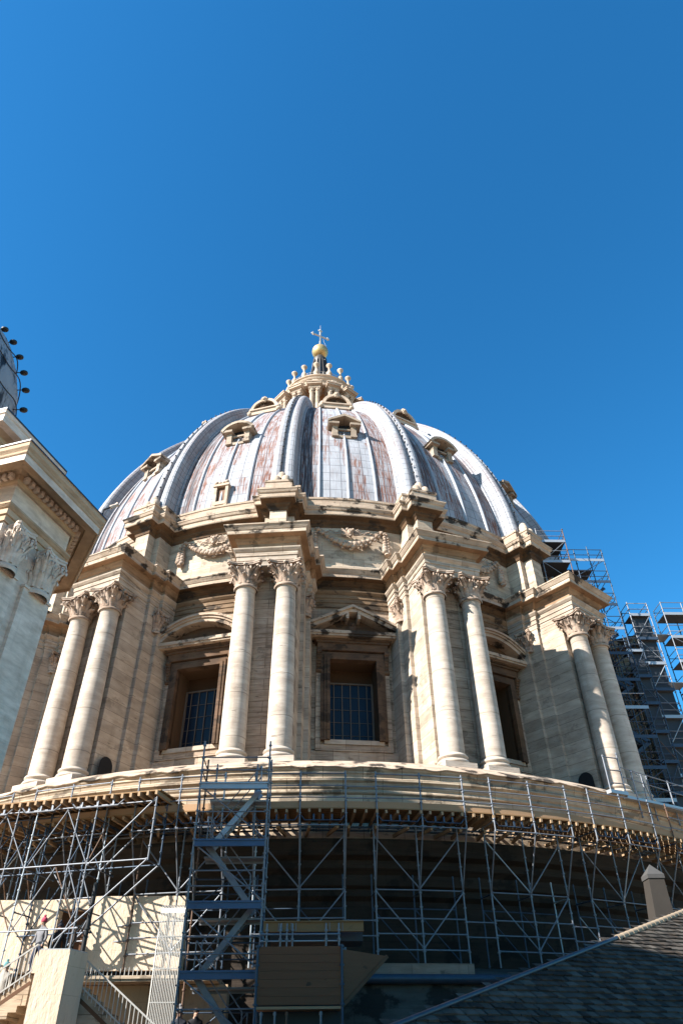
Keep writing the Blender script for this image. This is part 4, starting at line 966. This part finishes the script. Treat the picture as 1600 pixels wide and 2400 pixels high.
# verge line through PA,PB ; ridge line through PC
def on(u, v): return PA+across*u+slope*v
def uv(p): d = p-PA; return d.dot(across), d.dot(slope)
lin = [PA-hl*8, PA, PA+hl*4, PA+hl*7, PA+hl*9.6, PC, PC+hl*7]
edge = [uv(p) for p in lin]; R1 = lin[4]
edge_s = sorted(edge)
def vtop(u):
    for (a, va), (b, vb) in zip(edge_s, edge_s[1:]):
        if a <= u <= b: return va+(vb-va)*(u-a)/(b-a)
    return -1e9
m = MB(); row = 0; v = min(p[1] for p in edge)-9.0; umax = max(p[0] for p in edge)
while v < max(p[1] for p in edge):
    u = min(p[0] for p in edge)+(.13 if row % 2 else 0)
    while u < umax:
        wdt = random.uniform(.19, .33)
        if v < vtop(u+wdt/2)-.02 :
            h0 = .045+random.uniform(0, .012); j = random.uniform(-.018, .018); a = on(u, v+j); b = on(u+wdt-.012, v+j); c = on(u+wdt-.012, v+.35); d = on(u, v+.35)
            m.add([a+nrm*h0, b+nrm*(h0+random.uniform(-.016, .016)), c+nrm*.004, d+nrm*.004, a-nrm*.0, b-nrm*.0], [(0, 1, 2, 3), (0, 1, 5, 4)])
        u += wdt
    v += .24; row += 1
m.build('slates', M['tile'], rf)
m = MB(); pts = [on(u, w_)+nrm*.0 for u, w_ in edge]; low = [on(edge[-1][0], edge[-1][1]-9), on(edge[0][0], edge[0][1]-9)]
base = pts+low; m.add([p-nrm*.03 for p in base]+[p-Vector((0, 0, 4.5)) for p in base], [tuple(range(len(base)))]+[(i, (i+1) % len(base), len(base)+(i+1) % len(base), len(base)+i) for i in range(len(base))]); m.build('roof_bed', M['tile'], rf)
m = MB(); m.path([p+nrm*.05 for p in lin[:5]], .055, 8); m.build('verge_flashing', M['gutter'], rf)
m = MB()
for (a, va), (b, vb) in zip(edge[4:6], edge[5:7]):
    L = math.hypot(b-a, vb-va); n_ = max(1, int(L/.32))
    for q in range(n_):
        t0 = q/n_; t1 = (q+1.12)/n_; p0 = on(a+(b-a)*t0, va+(vb-va)*t0)+nrm*.06; p1 = on(a+(b-a)*t1, va+(vb-va)*t1)+nrm*.06
        m.tube(p0-nrm*.04, p1-nrm*.04, .10, 8, .085)
m.build('ridge_tiles', M['ridge'], rf)
# pinnacle behind the roof
pn = thing('stone_pinnacle', at_y(1550, 2200, -33.2), 'tapering stone pinnacle with a pale pyramid cap in the dark beyond the roof', 'pinnacle')
b0 = at_y(1550, 2195, -33.2); t0 = at_y(1530, 2062, -33.2); tip = at_y(1523, 2036, -33.2)
m = MB(); a = [Vector((b0.x+dx*.46, b0.y+dy*.46, b0.z-2)) for dx, dy in ((-1, -1), (1, -1), (1, 1), (-1, 1))]; c = [Vector((t0.x+dx*.29, t0.y+dy*.29, t0.z)) for dx, dy in ((-1, -1), (1, -1), (1, 1), (-1, 1))]
m.add(a+c, [(0, 1, 2, 3), (4, 5, 6, 7), (0, 1, 5, 4), (1, 2, 6, 5), (2, 3, 7, 6), (3, 0, 4, 7)]); m.build('shaft', plain('shade_dark_stone', (.045, .036, .028), .9), pn)  # shaft colour darkened to stand in for the shade around it
m = MB(); c2_ = [Vector((t0.x+dx*.32, t0.y+dy*.32, t0.z)) for dx, dy in ((-1, -1), (1, -1), (1, 1), (-1, 1))]; c3_ = [p+Vector((0, 0, .14)) for p in c2_]
m.add(c2_+c3_+[Vector((t0.x, t0.y, tip.z+.15))], [(0, 1, 2, 3), (0, 1, 5, 4), (1, 2, 6, 5), (2, 3, 7, 6), (3, 0, 4, 7), (4, 5, 8), (5, 6, 8), (6, 7, 8), (7, 4, 8)]); m.build('cap', plain('shade_dark_cap', (.08, .076, .072), .9), pn)  # cap tone lowered too, shade painted into the stone

# --- plywood enclosure and steel beam under the stair tower
bx = thing('plywood_enclosure', (-.4, -36.6, -10.6), 'brown plywood box with a slanted side wing hung on scaffold tubes', 'hoarding')
YX = -36.5; TLp, TRp, BLp, BRp = at_y(608, 2219, YX), at_y(798, 2217, YX), at_y(612, 2357, YX), at_y(799, 2357, YX)
m = MB(); nb = 7
for k in range(nb):
    z1_ = TLp.z+(BLp.z-TLp.z)*k/nb; z0_ = TLp.z+(BLp.z-TLp.z)*(k+1)/nb+.006; m.box(TLp.x, TRp.x, YX-.02, YX+.02, z0_, z1_)
m.build('front_board', M['ply'], bx)
W1, W2 = at_y(907, 2241, -35.9), at_y(803, 2352, -35.9)
m = MB(); m.extr([(TRp.x+.02, YX+.02, TRp.z-.08), tuple(W1), (TRp.x+.04, YX+.02, BRp.z+.02)], (0, .05, 0)); m.build('side_wing', M['ply'], bx)
m = MB(); m.bar(W1, (TRp.x+.05, YX+.0, BRp.z), .07, .1); m.build('wing_batten', M['brownsteel'], bx)
m = MB(); m.box(TLp.x, TRp.x, YX-.03, YX+.9, BLp.z-.10, BLp.z-.03); m.build('bottom_rail', M['toe'], bx)
m = MB(); m.box(TLp.x, TRp.x, YX+.05, YX+1.2, -10.6, -10.55); m.box(TLp.x, TRp.x, YX+.95, YX+1.0, -12, TLp.z); m.build('back_board', M['panel'], bx)
for x in (TLp.x-.04, TRp.x+.03): pipe(bx, 'post', (x, YX-.03, -12.5), (x, YX-.03, TLp.z+.05), .04, 'steel_dark', .5)
for u in (.06, .22, .36, .76): x = TLp.x+(TRp.x-TLp.x)*u; pipe(bx, 'post', (x, YX+.02, -12.5), (x, YX+.02, BLp.z-.15), .035, 'steel')
for u in (.08, .25, .33, .40, .82, .98): x = TLp.x+(TRp.x-TLp.x)*u; pipe(bx, 'short_post', (x, YX+.1, TLp.z-.05), (x, YX+.1, -7.85), .03, 'steel', .25)
pipe(bx, 'rail', (TLp.x, YX+.1, -8.15), (TRp.x, YX+.1, -8.15), .03); pipe(bx, 'rail', (TLp.x, YX+.14, -8.33), (TRp.x, YX+.14, -8.33), .022, 'steel_dark')
tb_ = thing('steel_beam', (0, -36, -7.9), 'ochre brown I-shaped beam lying across the scaffold above the plywood box', 'beam')
p0, p1 = at_y(618, 2160, -36.0), at_y(851, 2163, -36.0)
m = MB(); m.box(p0.x, p1.x, -36.12, -35.98, p0.z-.03, p0.z); m.box(p0.x, p1.x, -36.12, -35.98, p0.z-.31, p0.z-.28); m.box(p0.x, p1.x, -36.06, -36.04, p0.z-.28, p0.z-.03); m.build('i_section', M['plank'], tb_)
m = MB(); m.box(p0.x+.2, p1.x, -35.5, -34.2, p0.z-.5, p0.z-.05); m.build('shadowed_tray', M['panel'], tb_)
m = MB()
for u in (.15, .19, .28, .325, .62, .66, .75, .79): x = p0.x+(p1.x-p0.x)*u; m.bar((x, -36.13, p0.z-.30), (x+random.uniform(-.02, .02), -36.13, p0.z-.06), .02, .02)
m.build('strap', M['steel'], tb_)

# --- sunlit stair house, landing, stairs, railings
sh_ = thing('stair_house', (-10, -29.5, -14), 'cream rendered block in full sun with a doorway and scaffold shadows', 'building')
YW = -30.4; zt = at_y(330, 2100, YW).z; XR = at_y(436, 2100, YW).x; DL, DR = at_y(137, 2150, YW).x, at_y(213, 2150, YW).x; ZF = -8.5
m = MB(); m.box(-18, DL, YW, -28.2, ZF, zt-.12); m.box(DR, XR, YW, -28.2, ZF+.05, zt); m.box(DL, DR, YW+.02, -28.2, zt-.45, zt-.1); m.build('wall', M['plaster'], sh_)
m = MB(); m.box(DL, DR, YW+.5, -28.3, ZF, zt-.4); m.build('doorway', M['brownsteel'], sh_)
m = MB(); m.box(-18, -3.5, -31.3, -28.4, ZF-.38, ZF-.25); m.box(-18, -3.5, -31.35, -31.25, ZF-.30, ZF-.2); m.build('landing_slab', M['styl'], sh_)
m = MB(); m.box(-18, -3.2, -30.2, -28.6, -14, ZF-.4); m.build('lower_wall', M['brick'], sh_)
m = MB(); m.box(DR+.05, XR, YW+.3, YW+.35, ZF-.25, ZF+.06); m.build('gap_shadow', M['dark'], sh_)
m = MB()
x = DR+.3
while x < XR-.1: m.bar((x, -31.25, ZF-.25), (x, -31.25, ZF+.06), .025, .025); x += .155
m.bar((DR+.2, -31.25, ZF-.24), (XR, -31.25, ZF-.24), .04, .04); m.build('landing_railing', M['silver'], sh_)
dp = at_y(216, 2120, -31.2)
ic = thing('iron_stanchion', (dp.x, -31.2, -8.6), 'thick dark iron stanchion rising beside the doorway', 'post')
m = MB(); m.tube((dp.x-.04, -31.2, -8.7), (dp.x+.02, -31.2, -5.6), .09, 10); m.tube((dp.x-.04, -31.2, -8.7), (dp.x-.04, -31.2, -8.6), .16, 10); m.build('shaft', M['black'], ic)
for z in (-8.0, -7.2, -6.4): m = MB(); m.tube((dp.x, -31.2, z), (dp.x, -31.2, z+.06), .13, 10); m.build('collar', M['black'], ic)
# square pier
pi_ = thing('rendered_pier', (-8.4, -35, -14), 'massive square rendered pier, pale sunlit front and brown shaded side', 'pier')
YP = -33.5; a = at_y(94, 2226, YP); b = at_y(165.5, 2226, YP); zz = a.z
cR = at_y(208, 2236, YP+1.05)
m = MB(); m.add([(a.x, YP, -14), (b.x, YP, -14), (cR.x, YP+1.05, -14), (a.x+.5, YP+1.2, -14), (a.x, YP, zz), (b.x, YP, zz), (cR.x, YP+1.05, zz), (a.x+.5, YP+1.2, zz)], [(0, 1, 2, 3), (4, 5, 6, 7), (0, 1, 5, 4), (1, 2, 6, 5), (2, 3, 7, 6), (3, 0, 4, 7)]); m.build('shaft', M['pierp'], pi_)
m = MB(); m.add([(a.x+.03, YP+.03, zz), (b.x-.03, YP+.03, zz), (cR.x-.03, YP+1.0, zz), (a.x+.5, YP+1.15, zz), (a.x+.03, YP+.03, zz+.04), (b.x-.03, YP+.03, zz+.04), (cR.x-.03, YP+1.0, zz+.04), (a.x+.5, YP+1.15, zz+.04)], [(4, 5, 6, 7), (0, 1, 5, 4), (1, 2, 6, 5), (2, 3, 7, 6), (3, 0, 4, 7)]); m.build('lead_capping', M['alu'], pi_)
# right-hand stair
def flight(name, label, p_top, p_bot, width, n, railpx=None, rail_h=.85, y_in=.0, mat='styl', bars=22):
    t = thing(name, p_bot, label, 'stairs'); m = MB(); p_top = Vector(p_top); p_bot = Vector(p_bot); d = p_bot-p_top
    for k in range(n):
        x0 = p_top.x+d.x*k/n; x1 = p_top.x+d.x*(k+1)/n; z = p_top.z+d.z*(k+.5)/n; y = p_top.y+d.y*(k+.5)/n
        m.box(*sorted((x0, x1)), y, y+width, z-.9, z)
    m.build('steps', M[mat], t)
    m = MB(); m.bar(p_top+Vector((0, -.03, rail_h)), p_bot+Vector((0, -.03, rail_h)), .05, .05); m.bar(p_top+Vector((0, -.03, .05)), p_bot+Vector((0, -.03, .05)), .045, .045); m.build('handrail', M['silver'], t)
    m = MB()
    for k in range(bars): u = (k+.5)/bars; q = p_top+d*u+Vector((0, -.03, 0)); m.bar(q+Vector((0, 0, -.12)), q+Vector((0, 0, rail_h)), .026, .026)
    m.build('balusters', M['silver'], t)
    m = MB(); m.bar(p_top+Vector((0, .01, -.32)), p_bot+Vector((0, .01, -.32)), .03, .12); m.build('stringer', M['brownsteel'], t); return t
flight('descending_stair', 'stone stair with iron balusters going down behind the rendered pier', (-8.35, -32.3, -9.0), (-5.0, -32.3, -11.35), 1.3, 12)
flight('ascending_stair', 'stone stair with thin railing climbing to the doorway where people stand', (-10.05, -31.9, -8.62), (-13.4, -31.9, -10.9), 1.3, 12)
# curved-top security cage
cg = thing('security_cage', (-5.3, -32.4, -10.6), 'white cage of close vertical bars bent over at the top', 'railing')
XA, XB_ = -5.66, -4.75; y0 = -32.3
m = MB()
for k in range(17):
    x = XA+(XB_-XA)*k/16; m.path([(x, y0, -11.2), (x, y0, -6.85), (x, y0+.06, -6.68), (x, y0+.2, -6.57), (x, y0+.42, -6.55), (x, y0+.6, -6.55)], .014, 5)
for z in (-7.6, -8.6, -9.6): m.bar((XA, y0, z), (XB_, y0, z), .03, .03)
m.build('front_bars', M['silver'], cg)
m = MB()
for k in range(12):
    y = y0-.0+k*.09; m.tube((XA-.02*k, y, -11.2), (XA-.02*k, y, -7.3-.04*(k-6)**2*.3), .014, 5)
m.bar((XA, y0, -7.7), (XA-.22, y0+1.0, -7.7), .03, .03); m.build('side_bars', M['silver'], cg)

# ================================================================== PEOPLE
def limb_body(name, joints, edges_, mats, zones):
    me = bpy.data.meshes.new(name); me.from_pydata([j[0] for j in joints], edges_, []); o = bpy.data.objects.new(name, me); scene.collection.objects.link(o)
    sk = o.modifiers.new('skin', 'SKIN'); sub = o.modifiers.new('sub', 'SUBSURF'); sub.levels = 1
    for v, j in zip(me.skin_vertices[0].data, joints): v.radius = (j[1], j[1] if len(j) < 3 else j[2])
    me.skin_vertices[0].data[0].use_root = True
    dg = bpy.context.evaluated_depsgraph_get(); new = bpy.data.meshes.new_from_object(o.evaluated_get(dg)); bpy.data.objects.remove(o)
    new.materials.clear()
    for mm in mats: new.materials.append(mm)
    for p in new.polygons: p.use_smooth = True; p.material_index = zones(p.center)
    return new
SKIN = plain('skin', (.50, .30, .21), .6)
def person(loc, rz, label, top, legs, hat=None, hair=(.03, .02, .015), stride=.1, lean=0.0, bag=None, group=None):
    t = thing('person', loc, label, 'person', group)
    J = [((0, 0, .95), .16, .12), ((0, .01+lean*.4, 1.18), .155, .11), ((0, .0+lean, 1.40), .17, .11), ((0, .01+lean*1.2, 1.52), .065), ((0, .03+lean*1.4, 1.62), .085, .095), ((0, .03+lean*1.5, 1.70), .075, .085),
         ((.20, lean, 1.40), .075), ((.27, .02+lean*.5, 1.14), .055), ((.25, .16+lean*.3, .93), .042), ((.24, .20+lean*.3, .84), .035), ((-.20, lean, 1.40), .075), ((-.27, .0+lean*.5, 1.14), .055), ((-.26, .10+lean*.3, .92), .042), ((-.25, .12+lean*.3, .83), .035),
         ((.10, 0, .86), .105), ((.11, stride*.8, .50), .075), ((.11, stride*.5, .10), .05), ((.11, stride*.5+.14, .04), .045), ((-.10, 0, .86), .105), ((-.11, -stride*.4, .50), .075), ((-.11, -stride, .10), .05), ((-.11, -stride+.14, .04), .045)]
    E_ = [(0, 1), (1, 2), (2, 3), (3, 4), (4, 5), (2, 6), (6, 7), (7, 8), (8, 9), (2, 10), (10, 11), (11, 12), (12, 13), (0, 14), (14, 15), (15, 16), (16, 17), (0, 18), (18, 19), (19, 20), (20, 21)]
    mt = plain('jacket', top, .8); ml = plain('trousers', legs, .85); ms = plain('shoes', (.03, .025, .02), .6)
    def zone(c):
        if c.z > 1.53 or (abs(c.x) > .19 and c.z < .90 and c.z > .75): return 0
        if c.z > .92 or abs(c.x) > .2 and c.z > .8: return 1
        return 3 if c.z < .10 else 2
    me = limb_body('body', J, E_, [SKIN, mt, ml, ms], zone)
    o = bpy.data.objects.new('body', me); scene.collection.objects.link(o); o.parent = t
    hy = .03+lean*1.5
    m = MB(); m.ico((0, hy-.015, 1.715), .108, 2, .03, (.92, 1.05, .85)); m.build('hair', plain('hair', hair, .8), None); h = bpy.data.objects[-1] if False else None
    ho = [x for x in scene.objects if x.name.startswith('hair') and x.parent is None][-1]; ho.parent = o
    m = MB(); m.ico((0, hy+.105, 1.64), .018, 1); m.ico((.033, hy+.088, 1.665), .01, 1); m.ico((-.033, hy+.088, 1.665), .01, 1); m.box(-.022, .022, hy+.092, hy+.1, 1.598, 1.606)
    fo = m.build('face', plain('face_skin', (.44, .24, .17), .6)); fo.parent = o
    if hat:
        m = MB(); m.lathe([(.105, 1.665), (.118, 1.70), (.112, 1.76), (.08, 1.815), (.03, 1.835), (0, 1.838)], 18, (0, hy-.005, 0)); m.ico((0, hy-.005, 1.865), .05, 2, .1)
        h2 = m.build('knitted_hat', hat); h2.parent = o
    if bag:
        m = MB(); m.box(-.14, .14, -.30, -.12, 1.02, 1.42); b2 = m.build('backpack', plain('bag_cloth', bag, .8)); b2.parent = o
    t.rotation_euler = (0, 0, rz); return t
n = NT('teal_striped_wool'); wv = n.n('TexWave'); wv.bands_direction = 'Z'; wv.inputs['Scale'].default_value = 9; n.l(n.n('TexCoord').outputs['Object'], wv.inputs[0])
M['tealhat'] = n.done(n.mix(n.ramp(wv.outputs['Fac'], .4, .6), (.02, .16, .18), (.25, .45, .45)), .9)
M['pinkhat'] = plain('pink_wool', (.58, .07, .13), .9)
def at_feet(px, py, y): return at_y(px, py, y)
f = at_feet(78, 2283, -31.3); person((f.x, -31.3, f.z), R_(150), 'person in grey jacket and pink bobble hat on the stair landing', (.20, .20, .215), (.03, .04, .075), M['pinkhat'], stride=.14)
person((at_y(136, 2200, -30.95).x, -30.95, ZF-.25), R_(200), 'person in black coat and dark cap standing left in the doorway', (.012, .013, .018), (.015, .015, .02), plain('navy_cap', (.02, .025, .04), .9))
person((at_y(172, 2190, -30.9).x, -30.9, ZF-.2), R_(120), 'bareheaded person in dark brown jacket standing right in the doorway', (.035, .022, .016), (.02, .018, .018))
q = at_y(18, 2262, -31.5); person((q.x, -31.5, q.z-1.72), R_(170), 'person in teal striped knitted hat and pale scarf climbing the lower stair', (.42, .38, .33), (.06, .03, .02), M['tealhat'], bag=(.02, .02, .025))
q = at_y(423, 2362, -33.2); person((q.x, -33.2, q.z-1.8), R_(180), 'person in dark jacket with grey cap below the stair tower', (.015, .018, .03), (.012, .012, .02), plain('grey_cap', (.25, .24, .24), .9))
q = at_y(461, 2362, -33.2); person((q.x, -33.2, q.z-1.8), R_(200), 'black haired person in black clothes below the stair tower', (.008, .008, .012), (.01, .01, .012))
